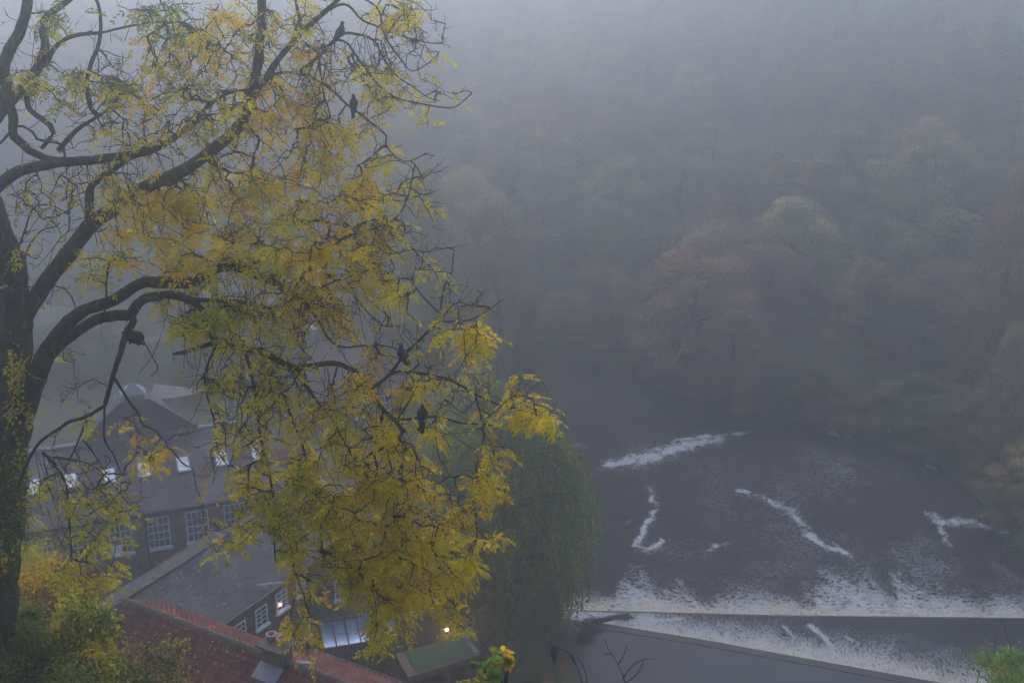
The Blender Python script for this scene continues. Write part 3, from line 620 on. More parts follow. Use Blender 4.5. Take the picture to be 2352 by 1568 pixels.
m = MB(); m.box(xa - .1, xe + .1, -0.12, -.07, zt + .1, zt + .2); m.build("lead_flashing", M_sill, sh.e)

# --- house with red tiles between the mill and the stone house
P = at(552, 1215, 60.6); Q = at(720, 1205, 61.8)
rh = Frame("red_tiled_house", Vector((P.x, P.y, 0)), Vector((Q.x, Q.y, 0)), 0, "house with a dull red tiled roof tucked between the mill and the slate roof", "house")
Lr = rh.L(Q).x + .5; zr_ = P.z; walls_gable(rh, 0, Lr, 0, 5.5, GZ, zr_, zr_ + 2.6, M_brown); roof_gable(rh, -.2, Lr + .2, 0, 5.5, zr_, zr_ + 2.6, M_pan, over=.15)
for px in (585, 640): 
    c = onroof(rh, px, 1180, zr_, 2.6 / 2.75); m = MB(); roofbox(m, c, 0.16, 0.12, 0, 0.12, 2.6 / 2.75); m.build("roof_light", M_lead, rh.e)

# --- foreground pantiled house with mossy ridge and chimney
ZR4 = 13.0; K1 = onz(296, 1382, ZR4); K2 = onz(628, 1507, ZR4); K3 = onz(760, 1580, ZR4)
eK = (K2 - K1).normalized(); K3 = K1 + eK * (K3 - K1).length
pt = Frame("pantiled_house", K1, K3, 0, "foreground house with red pantiles, a mossy ridge and a squat mossy chimney", "house")
Lk = (K3 - K1).length + 5.0; HF, HB = 7.0, 2.2; SF, SBk = 0.55, 0.64
def pantiles(x0, x1, ya, yb, za, zb, name, parent):
    """a slope running from the ridge (ya, za) to the eave (yb, zb): S-shaped tiles in overlapping courses"""
    ln = math.hypot(yb - ya, zb - za); nc = int(ln / 0.30); nt_ = int((x1 - x0) / 0.27); xs_ = np.linspace(x0, x1, nt_ * 6 + 1)
    rows = []; off = []
    for c in range(nc):
        rows += [c / nc, (c + 0.93) / nc]; off += [0.0, 0.11]
    rows.append(1.0); off.append(0.0); T = np.array(rows); off = np.array(off)
    ph = (xs_ - x0) / 0.27 * 2 * math.pi; prof = 0.045 * np.sin(ph) + 0.015 * np.sin(2 * ph + 0.6)
    X, TT = np.meshgrid(xs_, T); jit = 0.012 * (fbm(X / 0.27, TT * nc, 81) - 0.5)
    sag = -0.05 * np.sin(np.clip((X - x0) / (x1 - x0), 0, 1) * math.pi)
    Z = za + (zb - za) * TT + prof[None] + off[:, None] + jit + sag; Yy = ya + (yb - ya) * TT
    V = np.stack([X.ravel(), Yy.ravel(), Z.ravel()], 1); ny, nx = X.shape; i = np.arange(nx * ny).reshape(ny, nx)
    F = np.stack([i[:-1, :-1].ravel(), i[:-1, 1:].ravel(), i[1:, 1:].ravel(), i[1:, :-1].ravel()], 1)
    if yb < ya: F = F[:, ::-1]
    F = F[:, ::-1] if True else F
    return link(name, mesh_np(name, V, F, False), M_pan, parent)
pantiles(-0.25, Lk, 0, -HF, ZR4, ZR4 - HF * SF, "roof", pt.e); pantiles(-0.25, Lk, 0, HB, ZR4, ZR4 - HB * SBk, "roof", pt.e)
m = MB(); zc = ZR4 - .14
m.add([(0, -HF + .3, 4), (Lk, -HF + .3, 4), (Lk, -HF + .3, ZR4 - (HF - .3) * SF - .14), (0, -HF + .3, ZR4 - (HF - .3) * SF - .14), (0, HB - .25, 2), (Lk, HB - .25, 2), (Lk, HB - .25, ZR4 - (HB - .25) * SBk - .14), (0, HB - .25, ZR4 - (HB - .25) * SBk - .14), (0, 0, zc), (Lk, 0, zc)],
      [(0, 1, 2, 3), (5, 4, 7, 6), (4, 0, 3, 8, 7), (1, 5, 6, 9, 2)]); m.build("wall", M_stone2, pt.e)
nr = int(Lk / 0.45); m = MB()
for k in range(nr):
    xa_ = -0.25 + 0.45 * k; hh = 0.055 + 0.03 * random.random(); c = Vector((xa_, 0, ZR4 - .02))
    pr = [(-.17, -.06), (-.13, .05), (-.05, .11 + hh * .3), (.05, .11 + hh * .3), (.13, .05), (.17, -.06)]
    m.add([(xa_, y, ZR4 + z) for y, z in pr] + [(xa_ + .43, y, ZR4 + z * 1.0) for y, z in pr], [(i, i + 1, i + 7, i + 6) for i in range(5)] + [(0, 6, 11, 5), tuple(range(6)), tuple(range(11, 5, -1))])
m.build("mossy_ridge", M_mossy, pt.e)
kc = pt.L(onz(636, 1512, ZR4)); cx = kc.x
m = MB(); m.box(cx - .42, cx + .42, -.36, .36, ZR4 - .6, ZR4 + .50)
for k, (d_, z_) in enumerate(((.06, .50), (.12, .57), (.17, .64))): m.box(cx - .42 - d_, cx + .42 + d_, -.36 - d_, .36 + d_, ZR4 + z_, ZR4 + z_ + .06)
ch = m.build("chimney", M_mossy, pt.e)
for dx in (-.24, .26):
    m = MB(); z0 = ZR4 + .70; m.lathe([(.15, 0), (.14, .10), (.19, .12), (.18, .16), (.23, .29), (.20, .31), (.14, .29), (.11, .06)], 16, (cx + dx, 0.02, z0)); m.build("chimney_pot", M_terr, ch, True)
m = MB(); m.slab((cx - .55, -.95, ZR4 - .95 * SF + .09), (cx + .55, -.95, ZR4 - .95 * SF + .09), (cx + .55, -.34, ZR4 - .34 * SF + .12), (cx - .55, -.34, ZR4 - .34 * SF + .12), .02); m.build("lead_flashing", M_lead, pt.e)
m = MB(); m.slab((cx + .5, .3, ZR4 - .3 * SBk + .08), (cx + .9, .3, ZR4 - .3 * SBk + .08), (cx + .9, 1.1, ZR4 - 1.1 * SBk + .1), (cx + .5, 1.1, ZR4 - 1.1 * SBk + .1), .02); m.build("lead_flashing", M_lead, pt.e)
# lower red roof stepping down beyond the chimney
lo0 = pt.L(onz(672, 1512, 11.0)); m = MB()
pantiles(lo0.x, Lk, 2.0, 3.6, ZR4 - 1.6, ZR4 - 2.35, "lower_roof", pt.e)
m = MB(); m.tube([(lo0.x, 3.7, ZR4 - 2.35), (Lk, 3.7, ZR4 - 2.35)], .06, 6); m.build("gutter", M_gutter, pt.e)
m = MB(); m.box(lo0.x + .1, Lk - .1, 2.3, 3.4, 2, ZR4 - 2.45); m.build("lower_wall", M_brown, pt.e)

# --- timber shelter with a mossy green roof
ZS = 6.4
s1 = onz(884, 1519, ZS); s2_ = onz(938, 1554, ZS - .35); s3 = onz(1102, 1503, ZS - .35); s4 = onz(1040, 1452, ZS)
shl = Frame("timber_shelter", s2_, s3, 0, "open timber shelter with a mossy green roof beside the willow", "shelter")
l1 = shl.L(s1); l2 = shl.L(s2_); l3 = shl.L(s3); l4 = shl.L(s4); dpt = (l1.y + l4.y) / 2
x0_, x1_ = l2.x, l3.x; zf, zk = ZS - .35, ZS
m = MB(); m.slab((x0_, 0, zf), (x1_, 0, zf), (x1_, dpt, zk), (x0_, dpt, zk), .1); rfo = m.build("roof_deck", M_wood, shl.e)
xs_ = np.linspace(x0_ + .42, x1_ - .25, 60); ys_ = np.linspace(0.06, dpt - .05, 40); X, Y = np.meshgrid(xs_, ys_); Z = zf + (zk - zf) * Y / dpt + 0.03 + 0.05 * fbm(X / .25, Y / .25, 91)
i = np.arange(2400).reshape(40, 60); F = np.stack([i[:-1, :-1].ravel(), i[:-1, 1:].ravel(), i[1:, 1:].ravel(), i[1:, :-1].ravel()], 1)
link("moss_layer", mesh_np("moss_layer", np.stack([X.ravel(), Y.ravel(), Z.ravel()], 1), F, True), M_green, shl.e)
m = MB(); m.box(x0_ - .04, x1_ + .04, -.07, 0, zf - .28, zf + .05); m.build("fascia", M_wood, shl.e)
m = MB(); m.slab((x0_ - .02, 0, zf + .04), (x0_ + .36, 0, zf + .04), (x0_ + .36, dpt, zk + .04), (x0_ - .02, dpt, zk + .04), .05); m.build("edge_board", M_wood, shl.e)
m = MB(); m.slab((x1_ - .24, 0, zf + .04), (x1_ + .02, 0, zf + .04), (x1_ + .02, dpt, zk + .04), (x1_ - .24, dpt, zk + .04), .05); m.build("edge_board", simple("grey_board", (0.15, 0.14, 0.14), (0.2, 0.19, 0.19), 5), shl.e)
for (x, y) in ((x0_ + .12, .1), (x0_ + (x1_ - x0_) * .55, .1), (x1_ - .12, .1), (x0_ + .12, dpt - .1), (x1_ - .12, dpt - .1)):
    m = MB(); m.box(x - .11, x + .11, y - .11, y + .11, 1.9, (zf if y < 1 else zk) - .11); m.build("post", M_wood, shl.e)
m = MB(); m.box(x0_ + .3, x1_ - .3, dpt - .05, dpt + .02, 1.9, zk - .2); m.build("back_panel", M_black, shl.e)

# --- lit lamp behind the shelter
c = at(1026, 1443, 60.0); lp = tag(empty("garden_lamp", (c.x, c.y, 2.2)), "small warm glowing lamp on a thin black post behind the green-roofed shelter", "lamp")
hz_ = c.z - 2.2; m = MB(); m.lathe([(0, 0), (.11, 0), (.11, .04), (.035, .1), (.03, hz_ - .2), (.06, hz_ - .16), (0, hz_ - .15)], 10); m.build("post", M_iron, lp)
m = MB(); m.lathe([(0, .24), (.05, .2), (.16, .12), (.17, .1), (0, .1)], 10, (0, 0, hz_)); m.build("cap", M_iron, lp)
m = MB()
for k in range(4): th = k * math.pi / 2; m.tube([(.1 * math.cos(th), .1 * math.sin(th), hz_ - .16), (.13 * math.cos(th), .13 * math.sin(th), hz_ + .1)], .009, 4)
m.build("lantern_frame", M_iron, lp)
m = MB(); m.lathe([(0, -.10), (.07, -.07), (.095, 0), (.07, .07), (0, .10)], 12, (0, 0, hz_ - .02)); m.build("bulb", M_bulb, lp, True)
ld = bpy.data.lights.new("lamp_light", 'POINT'); ld.energy = 22; ld.color = (1, .6, .3); ld.shadow_soft_size = .12; lo = bpy.data.objects.new("lamp_light", ld); COL.objects.link(lo); lo.parent = lp; lo.location = (0, -.25, hz_)

M_far_roof = simple('dull_red_roof', (.13, .085, .08), (.17, .11, .10), 3)
# --- far house with red roof seen through branches
P = at(800, 905, 86); Q = at(930, 900, 88)
fh = Frame("far_red_roofed_house", Vector((P.x, P.y, 0)), Vector((Q.x, Q.y, 0)), 0, "fog-faded house with a pinkish red roof seen through the branches above the mill", "house")
Lf = fh.L(Q).x; zf_ = P.z; walls_gable(fh, -2, Lf + .3, 0, 6, 1, zf_, zf_ + 2.6, M_stone2); roof_gable(fh, -2.2, Lf + .5, 0, 6, zf_, zf_ + 2.6, M_far_roof, over=.3)
for k in range(3):
    window(fh.e, -1.2 + 1.7 * k, -.4 + 1.7 * k, zf_ - 1.8, zf_ - .7, 2, 2, sash=False)
m = MB(); m.box(-1.8, -1.1, 2.6, 3.4, zf_ + 2, zf_ + 3.9); m.box(-1.9, -1.0, 2.5, 3.5, zf_ + 3.9, zf_ + 4.0); chf = m.build("chimney", M_sill, fh.e)
m = MB(); m.lathe([(.12, 0), (.1, .35), (.13, .38)], 10, (-1.45, 3, zf_ + 4.0)); m.build("chimney_pot", M_terr, chf)
# garden wall by the pond
p0 = onz(735, 1545, GZ); p1 = onz(885, 1560, GZ)
gw = Frame("garden_wall", p0, onz(1150, 1560, GZ), 0, "low dark stone garden wall below the glass lean-to", "wall")
m = MB(); m.box(0, 2.8, 0, .35, 1.5, 3.3); m.build("wall", M_stone2, gw.e); m = MB(); m.box(-.05, 2.85, -.05, .4, 3.3, 3.4); m.build("coping", M_sill, gw.e)

# ------------------------------------------------------------------ the ash tree
Y0 = 24.0
LIMBS = []   # (pixel points, start radius m, end radius m, y offset start, y offset end)
def limb(pts, w0, w1=None, y0=0.0, y1=0.0): LIMBS.append((pts, np.array(w0) * 0.004 if w1 is None else np.linspace(w0, w1, len(pts)) * 0.004, y0, y1))
limb([(-60, 1790), (-38, 1600), (-22, 1450), (-8, 1300), (8, 1150), (14, 1030), (22, 920), (30, 820), (38, 750)], 130, 78)
limb([(38, 750), (34, 690), (24, 620), (8, 560), (-15, 500), (-40, 430)], 74, 56, 0, .5)
limb([(36, 770), (70, 705), (110, 642), (150, 592), (190, 538), (215, 510), (262, 478), (334, 430), (395, 405), (440, 380), (500, 335), (550, 290), (572, 228), (588, 170), (596, 100), (602, 20), (600, -60)], 48, 20, 0, 1.2)
limb([(208, 528), (205, 470), (212, 425), (250, 395), (300, 362), (330, 340)], 26, 9, .2, -.8)
limb([(562, 250), (600, 200), (639, 137), (692, 77), (741, 32), (776, 0), (810, -50)], 20, 9, .8, .2)
limb([(692, 77), (686, 30), (679, 0), (676, -50)], 9, 6, .5, .8)
limb([(690, 165), (720, 140), (755, 105), (783, 81), (804, 77), (839, 83), (867, 102), (872, 150)], 11, 4, .5, 0)
limb([(620, 170), (680, 168), (748, 197), (797, 239), (860, 288), (888, 313), (886, 334), (917, 366), (941, 371), (980, 351)], 7, 2.5, .6, -.2)
limb([(741, 32), (790, -10), (839, 0), (871, 25), (878, 67), (895, 102), (924, 141), (948, 163), (990, 141), (1008, 120)], 6, 2.5, .5, .5)
limb([(741, 32), (790, 10), (832, 46), (874, 63), (924, 84), (973, 97), (1015, 100)], 7, 2.5, .3, .6)
limb([(770, 92), (797, 100), (832, 148), (867, 193), (910, 225), (945, 234), (990, 243), (1043, 246), (1085, 214)], 6, 2.5, .2, -.3)
limb([(839, 83), (858, 92), (880, 130), (905, 170), (950, 200), (985, 225), (1010, 232)], 5, 2, .2, .3)
limb([(700, 100), (728, 120), (735, 160), (745, 220), (760, 270)], 9, 3, .4, 0)
# the two arching lower limbs
limb([(14, 1090), (46, 971), (70, 901), (98, 831), (123, 782), (151, 746), (197, 711), (260, 690), (316, 655), (373, 648), (439, 648), (471, 627), (520, 612), (562, 620), (610, 640), (660, 672), (692, 688), (720, 718)], [64, 58, 52, 46, 36, 31, 28, 26, 25, 24, 24, 24, 20, 18, 16, 14, 12, 10], None, 0, -1.6)
limb([(110, 822), (141, 788), (183, 757), (225, 731), (267, 725), (300, 722), (314, 700), (344, 681), (387, 680), (436, 688), (470, 722), (496, 778), (551, 797), (600, 808), (640, 826), (685, 855)], [34, 30, 28, 27, 26, 26, 26, 24, 23, 20, 18, 18, 20, 20, 18, 16], None, -.1, -1.8)
limb([(500, 784), (465, 795), (430, 806), (397, 813)], 14, 6, -1.3, -1.5)
limb([(436, 688), (500, 690), (551, 694), (621, 706), (663, 689), (681, 652), (720, 610), (760, 570), (797, 543), (888, 514), (930, 470), (953, 380)], 12, 3, -1.2, -.8)
limb([(640, 830), (685, 845), (748, 834), (804, 848), (839, 880), (878, 933), (905, 965), (931, 990)], 15, 8, -1.6, -2.3)
limb([(853, 892), (892, 862), (930, 813), (955, 789), (1008, 736), (1036, 706)], 9, 5, -2.0, -2.4)
limb([(1008, 736), (1015, 690), (1022, 655), (1036, 630), (1043, 574)], 5, 2, -2.3, -2.5)
limb([(1008, 739), (1071, 736), (1106, 722), (1156, 687)], 5, 2, -2.3, -2.6)
limb([(1008, 718), (985, 695), (966, 676), (948, 644), (955, 610)], 4, 2, -2.3, -2.2)
limb([(892, 862), (934, 852), (1025, 870), (1092, 904), (1141, 929), (1184, 943), (1230, 965)], 7, 3, -2.2, -2.9)
limb([(905, 962), (938, 962), (1004, 957), (1061, 971), (1099, 973), (1130, 975)], 7, 3, -2.3, -2.6)
limb([(1092, 904), (1105, 960), (1110, 1010), (1095, 1060)], 4, 2, -2.6, -2.7)
limb([(685, 862), (720, 910), (760, 960), (800, 1030), (840, 1090)], 9, 4, -1.8, -2.2)
limb([(560, 800), (575, 850), (590, 930), (600, 1010), (620, 1090), (628, 1180), (632, 1290)], 9, 4, -1.6, -1.9)
limb([(500, 785), (480, 830), (470, 880), (490, 960), (500, 1040)], 7, 3, -1.4, -1.2)
limb([(600, 808), (640, 880), (670, 960), (700, 1040), (720, 1140), (735, 1210), (742, 1300)], 9, 4, -1.7, -2.2)
limb([(878, 933), (880, 1000), (900, 1080), (915, 1160)], 6, 3, -2.2, -2.4)
limb([(751, 600), (751, 630), (804, 673), (857, 729), (888, 750), (927, 746)], 5, 2, -1.0, -1.2)
limb([(720, 718), (772, 792), (867, 792), (920, 803)], 6, 2.5, -1.5, -1.6)
limb([(700, 700), (740, 660), (790, 640), (850, 620), (890, 600)], 5, 2, -1.4, -1.0)
# hanging broken limb and its forks
limb([(302, 722), (306, 740), (292, 760), (278, 806), (262, 852), (248, 905), (240, 932)], 20, 11, -.5, -.4)
limb([(240, 932), (197, 957), (160, 968), (141, 980), (91, 1016), (63, 1063), (40, 1120)], 10, 7, -.4, -.6)
limb([(260, 862), (292, 915), (318, 950), (327, 972), (355, 989)], 8, 4, -.4, -.9)
limb([(240, 932), (240, 1007), (260, 1042), (279, 1090)], 6, 3, -.4, -.6)
limb([(200, 964), (176, 1020), (155, 1066)], 6, 4, -.4, -.3)
limb([(190, 1010), (215, 1040), (243, 1085)], 5, 3, -.4, -.4)
limb([(325, 773), (345, 810), (362, 845), (345, 866)], 3.5, 2, -.5, -.5)
limb([(97, 1040), (120, 1060), (150, 1110), (160, 1200), (165, 1290)], 9, 4, -.6, -.8)
limb([(120, 1050), (190, 1060), (240, 1090), (290, 1150), (330, 1180)], 4, 2, -.6, -.9)
# upper left limbs
limb([(-60, 480), (-25, 450), (5, 420), (45, 392), (90, 383), (158, 371), (211, 369), (260, 362), (316, 355), (380, 330), (422, 300), (446, 281), (475, 246), (517, 218), (576, 204)], 36, 5, 0, -1.5)
limb([(-30, 190), (5, 222), (30, 262), (32, 312), (68, 344), (105, 362), (150, 374)], 26, 18, -.2, -.2)
limb([(-50, 330), (-10, 270), (32, 225), (78, 170), (103, 110), (97, 55), (118, 30), (165, -5), (190, -30)], 34, 12, .6, 1.2)
limb([(30, 228), (8, 170), (21, 116), (45, 75), (60, 20), (66, -40)], 34, 26, .9, 1.3)
limb([(104, 150), (130, 105), (176, 81), (232, 76)], 14, 8, .9, .3)
limb([(134, 345), (176, 299), (218, 271), (267, 239)], 14, 5, .8, .9)
limb([(222, 262), (211, 253), (200, 200), (207, 151), (228, 98), (230, 28), (211, -20)], 13, 8, 1.0, 1.5)
limb([(60, 200), (70, 253), (116, 288), (123, 306), (95, 341)], 15, 12, .6, .3)
limb([(0, 330), (40, 290), (75, 305), (85, 320), (140, 332), (148, 360)], 6, 6, -.4, -.3)
limb([(232, 76), (300, 60), (350, 52), (387, 53), (429, 56), (499, 109), (540, 130)], 6, 3, .3, .6)
limb([(337, 84), (360, 70), (400, 45)], 6, 4, .5, .4)
limb([(20, 600), (45, 560), (60, 520), (75, 480), (110, 470), (160, 490)], 6, 3, -.4, -.6)
limb([(48, 700), (62, 640), (58, 590), (70, 560), (95, 530), (130, 520)], 8, 3, -.4, -.3)
limb([(100, 650), (150, 665), (172, 700), (172, 720)], 4, 3, -.2, -.2)
limb([(250, 600), (245, 640), (243, 700), (232, 745)], 7, 3, -.9, -.8)
def proj(P):
    d = P - np.array([0, 0, CAMZ]); f = d[:, 1] * CP - d[:, 2] * SP; u = d[:, 0]; v = d[:, 1] * SP + d[:, 2] * CP
    return 1176 + FPX * u / f, 784 - FPX * v / f
trunk_paths = []; nodes = []; nrad = []; npar = []; nY = []
def YY(y): return Y0 + y
for pts, W0, a, b in LIMBS:
    n = len(pts); r0 = W0[0]
    if trunk_paths:      # spring from the nearest point of the boughs already drawn
        best = None
        for co_, rr_ in trunk_paths:
            ux_, uy_ = proj(co_); dd_ = np.hypot(ux_ - pts[0][0], uy_ - pts[0][1]); kk = int(dd_.argmin())
            if best is None or dd_[kk] < best[0]: best = (dd_[kk], co_[kk][1] - Y0)
        if best[0] < 34: b = best[1] + (b - a); a = best[1]
    P = np.array([at(x, y, YY(a + (b - a) * k / (n - 1)))[:] for k, (x, y) in enumerate(pts)]); R = W0 * (.86 if len(LIMBS) and r0 < .25 and pts is not LIMBS[0][0] else 1.0)
    Q, RR = smoothpath(P, R, 0.07 if r0 < .05 else 0.10); Q = Q + (fbm(np.arange(len(Q)) * .35 + RNG.random() * 99, np.zeros(len(Q)), 3)[:, None] - .5) * np.array([[.05, .05, .05]]) * min(1, r0 * 12)
    kn = fbm(np.arange(len(Q)) * .45, np.full(len(Q), RNG.random() * 50), 8); RR = RR * (1 + 0.30 * (kn - .5) + 0.5 * np.clip(kn - .68, 0, 1))
    trunk_paths.append((Q, RR))
    st_ = 0 if r0 < .12 else 0
    for q, r in zip(Q[::2], RR[::2]): nodes.append(q); nrad.append(r); npar.append(-1)
n_limb = len(nodes)
ash = tag(empty("ash_tree", at(-60, 1790, Y0)), "big old ash tree with drooping boughs of yellow autumn leaves filling the left", "tree")
ash_o = np.array(ash.location)
def ashpart(name, me, mat, parent=None):
    o = link(name, me, mat, parent or ash); 
    n = len(me.vertices); a = np.empty(n * 3, dtype=np.float32); me.vertices.foreach_get("co", a); a = a.reshape(-1, 3) - ash_o.astype(np.float32); me.vertices.foreach_set("co", a.ravel()); me.update(); return o
ashpart("trunk", tubes_np(trunk_paths, "trunk", 12), M_bark)
# leaf masses: (px, py, radius px, attractors, tints, leaves per tip)
BL = """60 60 75 26 ggl 2|170 190 60 26 gly 3|100 210 60 26 lyg 4|60 160 50 14 gly 3|230 180 55 22 ggl 3|160 40 55 16 gl 2|350 60 75 34 ggl 3|430 90 65 30 goyl 3|350 170 65 30 yol 3|270 180 55 20 gl 3|430 30 60 24 gy 3|500 60 75 40 yoy 4|520 150 65 32 yol 3|450 180 60 28 gyb 3|390 240 70 30 yol 3
300 240 55 22 yo 3|300 330 55 20 ybl 3|570 50 60 30 yl 3|610 160 50 22 oy 3|650 50 60 26 yl 3|700 130 50 18 oyb 3|720 30 50 14 y 3|770 120 55 16 yb 2|870 25 55 18 y 3|940 15 50 16 y 3|960 55 40 12 yb 3|910 50 45 12 y 2|850 180 50 18 yl 3|900 200 50 20 y 3|850 235 40 14 y 3|1000 235 45 12 y 2|940 150 45 8 y 2|1040 235 25 5 y 1
650 225 60 34 oby 3|730 220 55 28 oby 3|560 220 50 20 yl 3|240 290 60 16 yl 2|480 310 55 18 ybl 3|600 300 60 34 yob 4|690 290 70 50 yyo 4|760 330 65 40 yol 4|830 300 40 14 y 3|860 370 45 18 y 3|820 410 60 40 yoy 5|720 420 75 54 oby 4|620 430 75 44 ylo 4|880 460 60 38 yoo 4|940 470 35 8 y 3|985 465 28 5 y 3|790 480 60 30 oyb 3
350 440 70 48 oy 4|450 430 70 46 yly 4|280 480 65 38 yyo 4|400 500 75 50 yoy 5|520 480 75 50 oby 4|620 520 70 42 yly 4|480 590 80 64 oyy 5|360 590 60 36 oy 5|300 560 50 20 oy 4|240 600 60 18 yl 3|180 605 45 14 ol 3|700 620 85 84 ooy 6|600 590 60 36 yly 5|780 570 60 34 oy 4|850 590 55 26 yob 3|900 530 45 14 yb 3|870 640 45 16 y 3
450 720 60 44 lly 5|510 700 65 46 lgy 6|560 760 60 36 yly 4|395 710 40 16 ly 4|620 700 55 22 yb 3|710 770 65 28 yob 3|640 790 60 26 yly 4|790 700 55 16 yb 3|820 660 45 14 oy 3|930 665 38 14 y 5|990 605 20 6 y 4|1050 730 40 10 y 3|1090 775 42 24 yo 6|1000 770 30 5 y 3|900 690 50 12 y 2|830 770 50 12 yo 2
480 860 50 18 llg 3|530 900 55 26 yly 4|600 900 65 30 lyy 4|560 980 60 26 yly 4|500 1000 35 8 oy 3|660 950 65 38 yly 5|720 890 60 26 obl 3|800 880 50 22 yol 4|860 850 50 18 ob 3|760 990 65 40 yly 5|680 1050 60 36 yyl 5|600 1080 55 26 yl 4|850 970 60 32 yoy 4|900 1050 60 38 yyo 5|960 900 45 18 y 4|970 1000 50 20 yl 3|1010 880 40 8 yo 2
800 1100 75 60 yyl 6|710 1140 65 48 ylg 6|625 1170 60 44 lgy 6|900 1150 75 58 yyo 6|970 1100 55 28 yoy 4|860 1230 75 64 yyy 6|780 1230 55 36 yl 5|960 1220 55 36 yyo 6|1040 1190 45 18 oyb 4|1120 1100 45 28 yyo 6|1130 1040 35 12 yb 4|1200 925 42 18 yo 6|1245 940 32 14 y 6|1180 890 30 6 y 4|1110 970 30 6 y 3|1070 1310 42 24 y 6|1000 1320 50 28 yyo 5
910 1320 65 52 yyy 6|850 1370 55 38 yyl 6|920 1400 45 22 y 5|800 1300 50 26 yly 5|640 1280 48 28 lyl 5|690 1340 40 20 yo 5|700 1420 38 18 yo 5|712 1490 26 8 yo 5|745 1350 30 8 yo 4|530 1240 42 24 yyl 6|550 1110 45 20 yoy 5|510 1190 30 6 lo 3|870 1480 38 14 yl 7|942 1450 20 5 y 7|1040 1420 42 18 oyy 5|1005 1405 28 6 y 4|1145 1240 22 6 y 5
335 1075 36 18 oy 4|350 1045 25 8 o 4|290 1000 32 12 lo 4|190 890 45 9 lg 2|285 1150 55 28 yll 4|200 1130 60 28 yll 3|120 1120 50 20 yl 3|230 1240 50 26 yll 4|110 1220 60 28 yll 4|250 1310 42 22 yyl 6|60 1160 45 14 gly 3|35 870 26 10 y 4|60 930 26 10 yl 4|200 970 40 8 l 2|150 1290 50 24 yol 4|40 1260 45 16 yol 3
90 480 70 8 gl 1|50 560 60 6 gl 2|140 700 50 4 ob 2|20 380 40 8 gy 2|230 420 50 10 yl 2|640 1200 60 24 ylg 5|730 1290 45 16 yl 5|990 1270 40 14 y 5|1060 1240 35 10 y 5|830 1170 60 34 yyo 6|760 1160 50 26 yyl 6|940 1280 50 26 yyo 6|880 1440 35 12 y 6|690 1220 45 18 ylg 5"""
att = []
for rec in BL.replace("\n", "|").split("|"):
    x, y, r, n, keys, lv = rec.split(); x, y, r, n, lv = float(x), float(y), float(r), int(n), int(lv)
    n = int(n * (.62 if y < 480 else (.52 if x < 745 and y < 1330 and y > 760 else .82)))
    sub_ = [(x + r * .8 * random.uniform(-1, 1), y + r * .75 * random.uniform(-1, 1)) for _ in range(max(2, n // 6))]
    for _ in range(n):
        if random.random() < .62: cx_, cy_ = random.choice(sub_); att.append((cx_ + random.gauss(0, 12), cy_ + random.gauss(0, 13), keys, lv + 1))
        else: a = random.random() * 6.283; q = r * math.sqrt(random.random()); att.append((x + q * math.cos(a) * 1.05, y + q * math.sin(a), keys, max(1, lv - 1)))
# bare twigs: many fine ends with few or no leaves
for x, y, rx, ry, n in [(120, 450, 150, 90, 40), (60, 620, 60, 120, 14), (560, 120, 300, 130, 90), (800, 170, 160, 130, 46), (700, 700, 200, 120, 60), (860, 560, 130, 100, 46), (620, 900, 160, 90, 60), (930, 800, 120, 120, 22), (1060, 900, 110, 90, 16), (180, 1120, 150, 110, 46),
                       (900, 1030, 120, 120, 30), (300, 250, 250, 150, 90), (540, 1010, 90, 150, 36), (500, 400, 300, 180, 80), (1070, 680, 70, 60, 10), (930, 100, 90, 70, 16), (1000, 1150, 90, 130, 18), (150, 820, 100, 70, 6), (960, 420, 60, 70, 8), (950, 60, 70, 60, 12)]:
    for _ in range(int(n * 2.1)): att.append((x + rx * random.gauss(0, .5), y + ry * random.gauss(0, .5), 'yb', 0))
BIRDPX = [(780, 66), (812, 236), (914, 818), (969, 948), (1026, 1440), (600, 1415), (551, 1450), (645, 1382)]
att = [a for a in att if all(math.hypot(a[0] - x, a[1] - y) > 32 for x, y in BIRDPX)]
att = [a for a in att if not (728 < a[0] < 842 and 1378 < a[1] < 1505) and not (748 < a[0] < 800 and 1310 < a[1] < 1375) and not (560 < a[0] < 660 and 1340 < a[1] < 1420)]
LP = []      # limb nodes in pixels, to give each attractor the depth of the limb that carries it
N0 = np.array(nodes)
ux, uy = proj(N0); AX = []
kd2 = kdtree.KDTree(len(N0))
for i in range(len(N0)): kd2.insert((ux[i], uy[i], 0), i)
kd2.balance()
for x, y, keys, lv in att:
    i = kd2.find((x, y - 25, 0))[1]; Yn = N0[i][1] + random.gauss(0, .62); AX.append((at(x, y, Yn), keys, lv))
